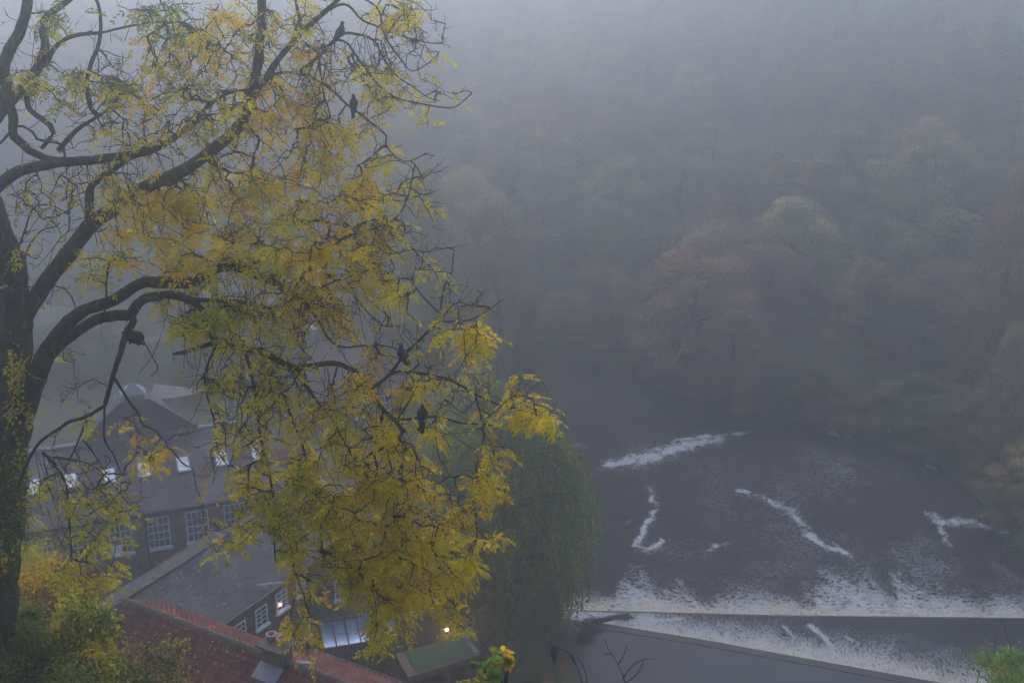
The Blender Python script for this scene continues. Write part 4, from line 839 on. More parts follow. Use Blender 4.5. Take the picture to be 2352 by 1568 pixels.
# connect attractors to the growing skeleton, nearest first
kd = kdtree.KDTree(len(N0))
for i, p in enumerate(nodes): kd.insert(p, i)
kd.balance()
order = sorted(range(len(AX)), key=lambda k: kd.find(AX[k][0])[2])
twigs = []; last = len(nodes); chains = []; 
cnt = 0
for k in order:
    tgt = AX[k][0]
    if len(nodes) - last > 500:
        kd = kdtree.KDTree(len(nodes)); 
        for i, p in enumerate(nodes): kd.insert(p, i)
        kd.balance(); last = len(nodes)
    best = None
    for co, i, d in kd.find_n(tgt + Vector((0, 0, .25)), 8):
        s = (co - tgt).length + 0.5 * max(0, tgt.z - co.z) * (0.6)   # prefer a parent above
        if best is None or s < best[0]: best = (s, i, co)
    _, i, co = best; L = (co - tgt).length
    if L < .03: continue
    m1 = co.lerp(tgt, .35) + Vector((random.gauss(0, .07), random.gauss(0, .07), random.uniform(.10, .34))) * min(1.3, L)
    m2 = co.lerp(tgt, .75) + Vector((random.gauss(0, .06), random.gauss(0, .06), random.uniform(-.20, .0))) * min(1.3, L)
    n = max(3, int(L / .11)); idx = [i]; 
    for j in range(1, n + 1):
        t = j / n; p = co * (1 - t) ** 3 + m1 * 3 * t * (1 - t) ** 2 + m2 * 3 * t * t * (1 - t) + tgt * t ** 3
        if j < n: p = p + Vector((random.gauss(0, .006), random.gauss(0, .006), random.gauss(0, .006)))
        nodes.append(np.array(p)); nrad.append(0); npar.append(idx[-1]); idx.append(len(nodes) - 1)
    chains.append((idx, k))
# long thin shoots that hang from the boughs, turning up at their ends
for _ in range(150):
    px, py, dpx = random.choice([(560, 790, 130), (640, 830, 120), (760, 845, 110), (860, 900, 70), (480, 700, 70), (700, 150, 120), (830, 90, 60), (330, 340, 160), (520, 215, 120), (700, 690, 90), (180, 375, 120), (430, 650, 120), (120, 1030, 80), (560, 620, 90)])
    x = px + random.gauss(0, dpx * .6); i = kd2.find((x, py, 0))[1]; p0_ = N0[i]; L = random.uniform(.5, 2.1) * (1.25 if py > 750 else .9); n = int(L / .11) + 3
    sx = random.gauss(.15, .35); sy = random.gauss(0, .25); idx = [i]
    for j in range(1, n + 1):
        t = j / n; p = p0_ + np.array([sx * L * (.3 * t + .7 * t * t), sy * L * t, .12 * math.sin(min(1, t * 3) * math.pi) * L * .5 - L * (t ** 1.2) + .22 * max(0, t - .72) ** 1.0 * L * 2]) + RNG.normal(size=3) * .006
        nodes.append(p); nrad.append(0); npar.append(idx[-1]); idx.append(len(nodes) - 1)
    AX.append((Vector(p), random.choice(['yl', 'yo', 'l', 'yb']), random.choice([0, 0, 1, 2, 4]))); chains.append((idx, len(AX) - 1))
cntd = np.zeros(len(nodes))
for idx, k in chains: cntd[idx[-1]] += 1
for i in range(len(nodes) - 1, n_limb - 1, -1):
    if npar[i] >= 0: cntd[npar[i]] += cntd[i]
nodes_a = np.array([np.array(p) for p in nodes])
rad = np.array(nrad); g_ = np.arange(len(nodes)) >= n_limb
rad[g_] = 0.0062 * np.maximum(cntd[g_], 1) ** 0.42
paths = []
for idx, k in chains:
    r = rad[idx].copy(); r[0] = min(r[0], r[1] * 1.25); r[-1] = 0.004; paths.append((nodes_a[idx], r))
    # a few short upturned side spurs
    for _ in range(2):
        j = random.randrange(1, len(idx)); p = nodes_a[idx[j]]; d = np.array([random.gauss(0, 1), random.gauss(0, 1), random.uniform(-.6, 1.1)]); d /= np.linalg.norm(d); l = random.uniform(.08, .26)
        paths.append((np.array([p, p + d * l * .5 + [0, 0, .0], p + d * l + [0, 0, .05 * random.random()]]), np.array([.0055, .0045, .0032])))
ashpart("twigs", tubes_np(paths, "twigs", 4), M_twig)
Pp, Dd, Cc = [], [], []
for idx, k in chains:
    keys, lv = AX[k][1], AX[k][2]
    if lv == 0:
        if random.random() < .3: lv = 1
        else: continue
    m_ = max(1, int(lv * .85 + random.random())); c = pal(keys, m_)
    for q in range(m_):
        j = idx[max(0, len(idx) - 1 - random.randrange(0, max(1, min(len(idx) - 1, 4))))]; Pp.append(nodes_a[j]); a = random.random() * 6.283; dz = random.uniform(-.95, .15)
        Dd.append((math.cos(a), math.sin(a), dz)); Cc.append(c[q])
Pp = np.array(Pp); Dd = unit(np.array(Dd)); Cc = np.array(Cc); V, F, CC = compound(Pp, Dd, RNG.uniform(.65, 1.3, len(Pp)), Cc)
ashpart("crown", mesh_np("crown", V, F, False, CC), M_leaf)
print("ash leaves", len(Pp), "tris", len(F), "nodes", len(nodes))
# burr on the hanging limb, and ivy on the trunk
b0 = np.array(at(306, 778, YY(-.5))); bmv = []; m = MB(); m.lathe([(0, -.14), (.08, -.12), (.13, -.04), (.14, .03), (.10, .10), (.05, .13), (0, .14)], 10)
bv = np.array(m.v); bv = bv * (0.45 + 1.1 * fbm(bv[:, :1] * 16 + 5, bv[:, 1:2] * 16 + bv[:, 2:] * 13 + 9, 4)); bv[:, 0] *= 1.5; bv[:, 2] *= .85; bv[:, 2] -= .25 * bv[:, 0] - .04
for k in range(6):
    a = k * 1.05; m.tube([Vector(bv[5 * 10 % len(bv)] * 0), Vector((.17 * math.cos(a), .1 * math.sin(a), -.08 + .04 * k))], [.05, .012], 5)
m2_ = MB(); m2_.add([tuple(p + b0) for p in bv], [f for f in m.f if True and max(f) < len(bv)])
for k in range(7):
    a = k * .9; m2_.tube([b0 + np.array([0, 0, 0]), b0 + np.array([.2 * math.cos(a), -.12 * abs(math.sin(a)), -.12 + .035 * k])], [.06, .015], 5)
me = bpy.data.meshes.new("burr"); me.from_pydata(m2_.v, [], m2_.f); me.update(); ashpart("burr", me, M_bark)
def sprinkle(px, py, rx, ry, n, y, sy):
    return np.array([at(px + rx * random.uniform(-1, 1), py + ry * random.gauss(0, .5), YY(y) + random.gauss(0, sy))[:] for _ in range(n)])
P = np.concatenate([sprinkle(38, 880, 16, 90, 260, -.45, .12), sprinkle(45, 1060, 16, 60, 90, -.5, .1), sprinkle(20, 1120, 45, 110, 1500, -.65, .14), sprinkle(0, 1230, 40, 110, 700, -.65, .14)])
C = np.concatenate([pal('yl', 350), pal('gdGd', 2200)])
V, F, CC = leaf_quads(P, rdir(len(P), -.6), rdir(len(P), 1), RNG.uniform(.05, .10, len(P)), RNG.uniform(.03, .06, len(P)), C); ashpart("ivy", mesh_np("ivy", V, F, False, CC), M_leaf)

# ------------------------------------------------------------------ jackdaws
def loft(spine, n=14):
    """spine: (x, z, half width, half height) from tail to beak root, in the bird's side plane (x forward)"""
    V, F = [], []
    for x, z, w_, h_ in spine:
        for k in range(n):
            th = 2 * math.pi * k / n; V.append((x, w_ * math.cos(th), z + h_ * math.sin(th)))
    for i in range(len(spine) - 1):
        for k in range(n): F.append((i * n + k, i * n + (k + 1) % n, (i + 1) * n + (k + 1) % n, (i + 1) * n + k))
    F.append(tuple(range(n))[::-1]); F.append(tuple((len(spine) - 1) * n + k for k in range(n))); return V, F
def jackdaw(px, py, Y, yaw, pitch, scale, label, roll=0.0):
    """origin at the feet; the body is pitched about the feet"""
    p = at(px, py, Y); e = tag(empty("jackdaw", p), label, "bird", "jackdaws perched in the branches"); e.rotation_euler = (roll, 0, yaw); e.scale = (scale,) * 3
    R = Matrix.Rotation(-pitch, 3, 'Y'); up = Vector((0, 0, .085))
    def tr(vs): return [tuple(R @ (Vector(v) + Vector((0.0, 0, 0.0))) + up) for v in vs]
    V, F = loft([(-.20, -.005, .018, .006), (-.15, 0, .026, .012), (-.11, .002, .035, .030), (-.07, .002, .052, .050), (-.02, 0, .066, .064), (.03, 0, .064, .064), (.065, .012, .050, .054), (.085, .03, .038, .042), (.10, .048, .036, .038), (.12, .060, .034, .034), (.138, .062, .026, .026), (.150, .060, .012, .012)])
    m = MB(); m.add(tr(V), F); m.build("body", M_bird, e, True)
    for s in (-1, 1):
        m = MB(); W_ = [(.055, .02), (.03, .045), (-.03, .05), (-.10, .028), (-.17, .012), (-.215, -.002), (-.18, -.02), (-.10, -.035), (-.03, -.04), (.03, -.03)]
        o_ = [(x, s * (.068 - .18 * max(0, -x - .02)), z) for x, z in W_]; i_ = [(x, s * (.045 - .18 * max(0, -x - .02)), z) for x, z in W_]; n = len(W_)
        m.add(tr(o_ + i_), [tuple(range(n)), tuple(range(2 * n - 1, n - 1, -1))] + [(k, (k + 1) % n, n + (k + 1) % n, n + k) for k in range(n)]); m.build("wing", M_bird, e)
    m = MB(); m.add(tr([(-.12, -.03, -.008), (-.12, .03, -.008), (-.28, .035, -.016), (-.28, -.035, -.016), (-.12, -.03, .006), (-.12, .03, .006), (-.28, .035, -.008), (-.28, -.035, -.008)]), [(0, 1, 2, 3), (7, 6, 5, 4), (0, 4, 5, 1), (1, 5, 6, 2), (2, 6, 7, 3), (3, 7, 4, 0)]); m.build("tail", M_bird, e)
    Rh = Matrix.Rotation(pitch * .8, 3, 'Y'); hc = Vector((.125, 0, .06))
    m = MB(); bk = [tuple(hc + Rh @ Vector(v)) for v in ((.02, -.011, -.008), (.02, .011, -.008), (.02, .008, .012), (.02, -.008, .012), (.068, 0, -.008))]; m.add(tr(bk), [(0, 1, 2, 3), (0, 4, 1), (1, 4, 2), (2, 4, 3), (3, 4, 0)]); m.build("beak", M_beak, e)
    for s in (-1, 1):
        m = MB(); m.tube([Vector((0, s * .022, .06)), Vector((.006, s * .022, .03)), Vector((0, s * .022, .004))], [.008, .005, .004], 6)
        for a in (-.5, 0, .5): m.tube([(0, s * .022, .005), (.022 * math.cos(a), s * .022 + .022 * math.sin(a), .004), (.03 * math.cos(a), s * .022 + .03 * math.sin(a), -.004)], [.004, .0035, .002], 5)
        m.tube([(0, s * .022, .005), (-.02, s * .022, .001)], [.004, .002], 5); m.build("leg", M_beak, e)
    return e
R_ = math.radians
jackdaw(783, 82, YY(.15), R_(-20), R_(48), 1.0, "jackdaw on the highest arching branch, tail pointing down to the left")
jackdaw(813, 247, YY(.1), R_(80), R_(68), .95, "jackdaw seen from behind on a thin sloping twig over pale fog")
jackdaw(924, 826, YY(-2.75), R_(165), R_(58), 1.2, "hunched jackdaw leaning left on the mossy pole branch")
jackdaw(971, 962, YY(-2.9), R_(80), R_(74), 1.2, "jackdaw upright on a thin horizontal branch, tail hanging below it")
# bird on the bare shoot near the bottom
jackdaw(1272, 1500, 30.0, R_(100), R_(72), 1.25, "dark jackdaw on a bare shoot in front of the still water")
sh_ = tag(empty("bare_shoot", at(1345, 1600, 30)), "arching leafless shoot at the bottom that carries a jackdaw", "shrub")
so = Vector(sh_.location)
def twigset(parent, lst, Y, mat, r0, r1, name):
    paths = []
    for pts in lst:
        P = np.array([(at(x, y, Y + dy) - Vector(parent.location))[:] for x, y, dy in [(p + (0,))[:3] for p in pts]]); Q, R = smoothpath(P, np.linspace(r0, r1, len(P)), .08); paths.append((Q, R))
    return link(name, tubes_np(paths, name, 6), mat, parent)
twigset(sh_, [[(1345, 1600), (1335, 1560), (1320, 1520), (1300, 1495), (1283, 1490), (1265, 1503)], [(1320, 1520), (1312, 1500)], [(1330, 1550), (1300, 1560), (1270, 1500), (1268, 1515)]][:2], 30, M_bark2, .020, .007, "stem")
s2b = tag(empty("bare_sapling", at(1440, 1600, 27)), "thin leafless sapling forking over the still water at the bottom", "shrub")
twigset(s2b, [[(1445, 1600), (1437, 1568), (1420, 1525), (1398, 1490), (1388, 1465)], [(1430, 1560), (1450, 1530), (1475, 1515), (1510, 1512)], [(1437, 1568), (1465, 1545), (1480, 1510)], [(1420, 1525), (1432, 1505), (1440, 1480)], [(1405, 1502), (1385, 1500)], [(1350, 1580), (1345, 1545), (1335, 1520), (1318, 1505)]], 27, M_bark2, .016, .005, "stem")

# ------------------------------------------------------------------ driftwood on the weir
d0 = onz(1445, 1408, 1.75); d1 = onz(1352, 1440, 2.25); d2 = onz(1330, 1478, 2.0)
dw = tag(empty("driftwood_log", d1), "dark driftwood tree trunk with a ragged root end stranded across the weir crest", "log")
P = np.array([(d0 - d1)[:], ((d0 + d1) / 2 - d1 + Vector((0, 0, .12)))[:], (0, 0, .12), ((d2 - d1) * .6 + Vector((0, 0, .15)))[:], (d2 - d1)[:]])
Q, R = smoothpath(P, np.array([.05, .13, .20, .24, .16]), .08); R = R * (.8 + .5 * fbm(np.arange(len(Q)) * .4, np.zeros(len(Q)), 5)); link("trunk", tubes_np([(Q, R)], "trunk", 10), M_bark2, dw)
paths = []
for k in range(34):
    b = Vector(Q[random.randrange(len(Q) // 2, len(Q))]); d = Vector((random.gauss(0, 1), random.gauss(0, 1), random.gauss(.1, .6))).normalized(); l = random.uniform(.3, .95)
    paths.append((np.array([b[:], (b + d * l * .5 + Vector((0, 0, .06)))[:], (b + d * l)[:]]), np.array([.05, .03, .01])))
link("roots", tubes_np(paths, "roots", 5), M_bark2, dw)
rootP = RNG.normal(size=(420, 3)) * [.38, .42, .16] + np.array((d2 - d1)[:]) * .75 + [0, 0, .1]
cloud("leaf_litter", M_leaf, rootP, RNG.uniform(.08, .16, 420), RNG.uniform(.04, .07, 420), pal('dbd', 420) * .6, 0, dw)['kind'] = 'stuff'

# ------------------------------------------------------------------ willow on the bank
def strand_tree(name, base, top, rx, ry, zlow, tints, nst, leafL, label, shape=1.0, slen=(.9, 2.7), mat=M_leaf, per=26):
    """weeping tree: strands of leaves hang from points in a tall egg-shaped crown"""
    e = tag(empty(name, base), label, "tree"); b = Vector(base); H = top - b.z
    tp = []; P0 = np.array([(0, 0, -.4), (.1, .05, H * .2), (-.05, .1, H * .45), (.1, 0, H * .7), (0, 0, H * .93)]); Q, R = smoothpath(P0, np.array([.42, .34, .26, .15, .04]), .3); tp.append((Q, R))
    tips = []
    for k in range(46):
        h = random.uniform(.22, .92); a = random.random() * 6.283; o = Q[int(h * (len(Q) - 1))]; prof = math.sin(min(1, (1 - h) * 1.35 + .12) * math.pi / 2)
        t_ = np.array([math.cos(a) * rx * prof * .85, math.sin(a) * ry * prof * .85, H * min(.97, h + .12)]); mid = (o + t_) / 2 + [0, 0, .5]; q, r = smoothpath(np.array([o, mid, t_, t_ + [math.cos(a) * .3, math.sin(a) * .3, -.9]]), np.array([.10, .06, .035, .012]), .35); tp.append((q, r)); tips.append(t_)
    link("trunk", tubes_np(tp, "trunk", 7), M_bark2, e)
    P, C, D, St = [], [], [], []
    cl = RNG.normal(size=(70, 3)); cl = unit(cl) * RNG.random((70, 1)) ** .33
    for k in range(nst):
        c = cl[random.randrange(70)] + RNG.normal(size=3) * .13
        nrm = np.linalg.norm(c); c = c / max(nrm, 1); hh = (c[2] + 1) / 2; wd = (math.sin(min(1.0, (1 - hh) * 1.25 + .08) * math.pi / 2)) ** shape
        x, y = c[0] * rx * wd, c[1] * ry * wd; z = zlow - b.z + (H - (zlow - b.z)) * hh; l = random.uniform(*slen) * (.45 + .55 * (1 - hh)) ; l = min(l, max(.5, z - (zlow - b.z) + 1.3))
        n = max(5, int(per * l / 3)); t = RNG.random(n) * l; out = np.array([x, y]) / (math.hypot(x, y) + .01)
        px_ = x + out[0] * .35 * np.sin(np.minimum(t, 1) * 1.4) + RNG.normal(size=n) * .05; py_ = y + out[1] * .35 * np.sin(np.minimum(t, 1) * 1.4) + RNG.normal(size=n) * .05
        P.append(np.stack([px_, py_, z - t], 1)); C.append(pal(random.choice(tints), 1).repeat(n, 0) * RNG.uniform(.75, 1.25, (n, 1))); 
        if k % 3 == 0: St.append((np.array([[x, y, z], [x + out[0] * .35, y + out[1] * .35, z - l * .5], [x + out[0] * .35, y + out[1] * .35, z - l]]), np.array([.014, .010, .005])))
    P = np.concatenate(P); C = np.concatenate(C); n = len(P); D = unit(RNG.normal(size=(n, 3)) * .55 + [0, 0, -1.0])
    V, F, CC = leaf_quads(P, D, rdir(n, .3), leafL * RNG.uniform(.7, 1.2, n), leafL * .34 * RNG.uniform(.8, 1.2, n), C); link("crown", mesh_np("crown", V, F, False, CC), mat, e)
    link("hanging_stems", tubes_np(St, "hanging_stems", 4), M_twig, e); print(name, n); return e
wb = onz(1140, 1490, 2.4)
strand_tree("willow_tree", (wb.x + .3, 63.0, 2.2), 16.4, 5.0, 4.2, 3.0, ['G', 'g', 'gl', 'gG', 'gd', 'l', 'G'], 7000, .26, "dark green drooping willow at the left end of the weir", .6)
w2 = at(1120, 1010, 74)
strand_tree("birch_tree", (w2.x - .8, 76.0, 2.4), at(1110, 836, 76).z, 3.4, 3.2, 5.5, ['l', 'l', 'yl', 'gl'], 2000, .22, "pale yellow-green birch rising behind the willow, softened by fog", .7)

# ------------------------------------------------------------------ shrubs
def shrub(name, px, py, Y, rpx, rpy, n, tints, L, label, parent_stems=5, fl=1.0, ryd=1.0, cat="shrub", group=None, down=0.0, zbase=None):
    c = at(px, py, Y); s = (c - Vector((0, 0, CAMZ))).length / FPX; rx, rz = rpx * s, rpy * s * 1.1
    gzz = gz(c.x, c.y) if zbase is None else zbase; base = Vector((c.x, c.y, min(gzz, c.z - rz * .6))); e = tag(empty(name, base), label, cat, group); cz = c.z - base.z
    K = max(12, min(70, int(26 * rx * rz))); cl = unit(RNG.normal(size=(K, 3))) * RNG.random((K, 1)) ** .4
    k = RNG.integers(0, K, n); p = cl[k] + RNG.normal(size=(n, 3)) * .22; P = p * np.array([rx, rx * ryd, rz]) * .85 + [0, 0, cz]
    kc = np.stack([pal(random.choice(tints), 1)[0] for _ in range(K)]); C = kc[k] * RNG.uniform(.7, 1.3, (n, 1))
    V, F, CC = leaf_quads(P, rdir(n, -.2 + down), rdir(n, 1.3), L * RNG.uniform(.6, 1.3, n), L * .55 * fl * RNG.uniform(.7, 1.2, n), C); link("foliage", mesh_np("foliage", V, F, False, CC), M_leaf, e)
    st = []
    for q in range(parent_stems + 8):
        t_ = cl[q % K] * np.array([rx, rx * ryd, rz]) + [0, 0, cz]; b_ = np.array([random.gauss(0, rx * .3), random.gauss(0, rx * .3), -.3]); Q, R = smoothpath(np.array([b_, (b_ + t_) / 2 + [random.gauss(0, .15), 0, .1], t_]), np.array([.05, .03, .008]), .2); st.append((Q, R))
    link("stems", tubes_np(st, "stems", 5), M_bark2, e); return e
shrub("autumn_bush", 190, 1470, 25.5, 85, 115, 4600, ['yl', 'l', 'lb', 'l', 'g', 'g'], .16, "yellow-leaved bush at the lower left below the ash trunk", fl=.7, down=-.4)
shrub("autumn_bush", 190, 1570, 24.5, 90, 70, 3000, ['yl', 'l', 'l', 'g', 'd'], .16, "olive yellow bush on the bottom edge beside the red pantiles", fl=.7, down=-.4)
shrub("green_bush", 45, 1470, 24.0, 75, 60, 3000, ['g', 'gG', 'gd', 'd'], .16, "bright green bush at the lower left corner", fl=.6, down=-.4)
shrub("ivy_thicket", 60, 1570, 23.5, 150, 70, 9000, ['d', 'd', 'g', 'dg'], .10, "dark ivy thicket along the bottom left corner")
shrub("rusty_shrub", 60, 1350, 26.5, 95, 65, 4200, ['o', 'b', 'r', 'lb'], .10, "rust and orange leaved shrub beside the ash trunk above the green bush", fl=.7)
shrub("rusty_shrub", 165, 1360, 28.0, 85, 60, 3400, ['b', 'r', 'bl', 'd'], .10, "brownish red thin shrub in front of the mill wall", fl=.7)
shrub("brown_shrub", 310, 1550, 27.0, 125, 85, 3600, ['d', 'b', 'dl', 'd'], .10, "half bare brown shrub overlapping the lower red pantiles", 14)
shrub("hedge_mound", 860, 1545, 55.0, 110, 42, 2600, ['d', 'dg', 'd'], .16, "dark evergreen mound under the glass lean-to left of the shelter", zbase=2.0)
shrub("evergreen_shrub", 975, 1400, 61.5, 90, 75, 4200, ['d', 'dg', 'g', 'd'], .17, "dark green shrub behind the green shelter roof", zbase=2.4)
shrub("evergreen_shrub", 860, 1455, 57.5, 50, 35, 900, ['dg', 'g', 'd'], .15, "small bluish green shrub leaning over the glass lean-to", zbase=2.3)
shrub("dark_bank_bush", 1160, 1500, 55.5, 95, 70, 5200, ['d', 'd', 'dg', 'd'], .16, "dark bush on the pond bank right of the shelter", zbase=2.1)
shrub("dark_bank_bush", 1215, 1445, 59.5, 60, 50, 2600, ['d', 'd', 'g'], .16, "dark bush hanging over the pond where the weir begins", zbase=2.1)
shrub("dark_bank_bush", 1190, 1565, 52.0, 80, 40, 2600, ['d', 'dg', 'd'], .14, "dark green bush on the bottom edge beside the rounded russet bush", zbase=2.1)
shrub("russet_bush", 1282, 1560, 50.0, 36, 44, 3000, ['dg', 'd', 'r', 'bd'], .10, "rounded dark bush with russet leaves at the pond edge", zbase=2.0)
shrub("fig_sprig", 1128, 1545, 21.0, 34, 38, 130, ['G', 'G', 'Gg', 'Gl'], .15, "bright lime green broad-leaved sprig at the bottom centre", 2, fl=1.6)
shrub("fig_sprig", 1158, 1508, 21.5, 22, 26, 70, ['Gl', 'l', 'o'], .15, "lime and orange tinged broad leaves just above the lower sprig", 1, fl=1.6)
shrub("fig_sprig", 1078, 1572, 20.5, 24, 14, 50, ['o', 'G', 'l'], .15, "orange tinted broad leaves touching the bottom edge by the shelter", 1, fl=1.6)
shrub("green_hedge", 2325, 1560, 26.0, 90, 55, 5200, ['G', 'gG', 'g', 'Gl', 'g', 'Gg'], .085, "bright green leafy bush in the lower right corner", 8)
e_ = tag(empty("thin_sapling", at(2340, 1600, 26.5)), "two thin leafless stems rising above the lower right bush", "shrub")
twigset(e_, [[(2330, 1600), (2300, 1540), (2285, 1500), (2288, 1450)], [(2350, 1590), (2330, 1520), (2310, 1450), (2300, 1420)], [(2300, 1540), (2275, 1520), (2262, 1490)]], 26.5, M_bark2, .010, .004, "stem")

# ------------------------------------------------------------------ far trees
def crown_mesh(seed, kind):
    """unit tree: height 1, crown radius about .36; leaf clumps spread through the volume"""
    r = np.random.default_rng(seed); K = 60; P = []; C = []
    for k in range(K):
        h = r.uniform(.16, .97); prof = {'round': math.sin(min(1, (1 - h) * 1.5 + .08) * math.pi / 2) * (.55 + .45 * min(1, h * 2.2)), 'tall': math.sin(min(1, (1 - h) * 1.2 + .1) * math.pi / 2) * .75, 'spread': math.sin(min(1, (1 - h) * 1.9 + .05) * math.pi / 2)}[kind]
        a = r.random() * 6.283; q = r.random() ** .5 * .36 * prof; c = np.array([q * math.cos(a), q * math.sin(a), h]); s = r.uniform(.04, .09)
        n = int(380 * (s / .075) ** 2); d = r.normal(size=(n, 3)); d /= np.linalg.norm(d, axis=1, keepdims=True); rr = s * r.random((n, 1)) ** .45
        P.append(c + d * rr * [1.1, 1.1, .95] + r.normal(size=(n, 3)) * .012); C.append(np.repeat(r.uniform(.55, 1.45), n)[:, None] * r.uniform(.7, 1.3, (n, 1)) * np.array([[1, 1, 1]]) * np.array([[r.uniform(.85, 1.2), 1, r.uniform(.8, 1.1)]]))
    P = np.concatenate(P); C = np.concatenate(C); n = len(P)
    V, F, CC = leaf_quads(P, rdir(n, -.3), rdir(n, 1), .018 * r.uniform(.6, 1.3, n), .013 * r.uniform(.6, 1.2, n), C); cm = mesh_np("crown", V, F, False, CC); cm.materials.append(M_far)
    tp = []; P0 = np.array([(0, 0, -.05), (.01, .008, .25), (-.01, .012, .5), (0, 0, .9)]); Q, R = smoothpath(P0, np.array([.022, .017, .012, .003]), .04); tp.append((Q, R))
    for k in range(15):
        h = r.uniform(.2, .8); a = r.random() * 6.283; o = Q[int(h * (len(Q) - 1))]; l = .3 * (1.1 - h); t_ = o + [math.cos(a) * l, math.sin(a) * l, l * .7]; tp.append((np.array([o, (o + t_) / 2 + [0, 0, .02], t_]), np.array([.008, .005, .001])))
    tm = tubes_np(tp, "trunk", 6); tm.materials.append(M_bark2); return cm, tm
VARS = [crown_mesh(100 + k, kd_) for k, kd_ in enumerate(['round', 'tall', 'spread', 'round', 'spread', 'tall'])]
FT = 0
def far_tree(px, Y, ytop, wpx, col, label, group=None, var=None, name="woodland_tree", x=None, h=None):
    global FT; FT += 1
    if x is None:
        c = at(px, ytop, Y); x = c.x; z0 = gz(x, Y); h = c.z - z0; s = (c - Vector((0, 0, CAMZ))).length / FPX; rw = wpx * s / 2 / .38
    else: z0 = gz(x, Y); rw = wpx
    cm, tm = VARS[(FT * 5 + 1) % 6 if var is None else var]
    e = tag(empty(name, (x, Y, z0), random.random() * 6.28), label, "tree", group); e.scale = (rw, rw, h)
    for n_, me in (("trunk", tm), ("crown", cm)):
        o = bpy.data.objects.new(n_, me); COL.objects.link(o); o.parent = e; o.color = (*col, 1)
    return e
OR = (.27, .16, .06); YE = (.32, .24, .075); OL = (.18, .16, .06); GR = (.10, .115, .04); BR = (.20, .14, .065); DK = (.035, .045, .028)
far_tree(1140, 98, 455, 250, OL, "tall pale domed tree faded by fog, nearest the ash boughs on the far side", var=0)
far_tree(1215, 90, 690, 130, GR, "dull green tree leaning out at the river bend right of the yellow boughs", var=1)
far_tree(1385, 103, 610, 200, BR, "faint brown tree left of the orange beech at the bend", var=0)
far_tree(1330, 106, 680, 150, DK, "dark low tree in the shadow of the river bend", var=3)
far_tree(1610, 98, 560, 330, OR, "broad copper-orange beech on the far bank above the rapids", var=2)
far_tree(1690, 94, 720, 230, (.16, .11, .05), "rounded tawny tree at the foot of the copper beech", var=4)
far_tree(1500, 100, 700, 160, (.15, .12, .055), "tawny tree low on the bank left of the copper beech", var=3)
far_tree(1790, 104, 640, 190, BR, "brown tree right of the copper beech", var=0)
far_tree(1895, 112, 480, 170, (.12, .16, .06), "pale green narrow tree on the slope above the rapids", var=1)
far_tree(1860, 94, 870, 180, GR, "low green bush-like tree at the water's edge below the pale green tree", var=4)
far_tree(1960, 94, 860, 190, (.09, .11, .045), "low olive tree overhanging the far water's edge", var=2)
far_tree(2060, 106, 510, 240, YE, "yellowish tree with a broad crown halfway up the right slope", var=0)
far_tree(2110, 97, 640, 230, (.15, .14, .06), "olive-yellow tree standing on the right bank with a ragged crown", var=3)
far_tree(2010, 100, 640, 170, BR, "brown tree between the pale green tree and the yellowish slope tree", var=5)
far_tree(2230, 98, 600, 230, BR, "brown-leaved tree on the right slope", var=0)
far_tree(2350, 90, 380, 190, (.26, .15, .05), "orange-tinted tall tree cut by the right edge", var=1)
far_tree(2345, 84, 740, 170, YE, "yellow-leaved tree at the right edge above the foam patch", var=5)
far_tree(2150, 90, 870, 220, (.12, .11, .05), "dull olive tree overhanging the right bank", var=2)
far_tree(2250, 86, 900, 210, (.17, .13, .05), "tawny tree with low boughs over the right bank", var=4)
far_tree(2350, 79, 1020, 190, YE, "nearest right bank tree with pale yellow leaves over the water", var=2)
far_tree(2310, 82, 960, 170, (.13, .12, .05), "olive tree between the two right bank yellow trees", var=3)
far_tree(2200, 88, 1010, 150, GR, "low green tree touching the water on the right bank", var=4)
far_tree(60, 92, 760, 260, DK, "dark fogged tree behind the left end of the mill roof", var=0)
far_tree(230, 95, 700, 260, GR, "dim green tree behind the mill lantern", var=2)
far_tree(430, 92, 760, 230, (.06, .09, .035), "dim green tree behind the right end of the mill", var=0)
far_tree(600, 96, 700, 260, GR, "dim tree between the mill and the far red roofed house", var=3)
far_tree(1000, 88, 600, 180, OL, "pale olive tree behind the birch, mostly hidden by twigs", var=1)
far_tree(960, 92, 380, 230, (.2, .17, .08), "very faint pale tree top behind the right tips of the ash", var=0)
far_tree(760, 100, 560, 260, OL, "faint tree behind the middle of the ash crown", var=0)
# the wood up the slope
placed = []
cols = [OL, BR, OL, GR, YE, (.18, .13, .06), (.14, .115, .05)]
cnt_ = 0
for _ in range(6000):
    if cnt_ >= 260: break
    x = random.uniform(-75, 95); y = 92 + 215 * random.random() ** 1.15; yf = float(np.interp(x, [p[0] for p in FAR[::-1]], [p[1] for p in FAR[::-1]]))
    if x > 60: yf = 44
    if y > 205 + random.uniform(-25, 25): continue
    if y < yf + 4 + (6 if x < 25 else 2) or abs(x) > y * .42 + 6: continue
    if any((x - a) ** 2 + (y - b) ** 2 < (4.2 + .022 * (y - 90)) ** 2 for a, b in placed): continue
    placed.append((x, y)); cnt_ += 1; h = random.uniform(6.5, 9); c = random.choice(cols); c = tuple(v * random.uniform(.8, 1.2) for v in c)
    far_tree(0, y, 0, random.uniform(10.5, 15), c, "fog-faded autumn tree in the close-packed wood up the far slope", "trees of the wood up the far slope", x=x, h=h)
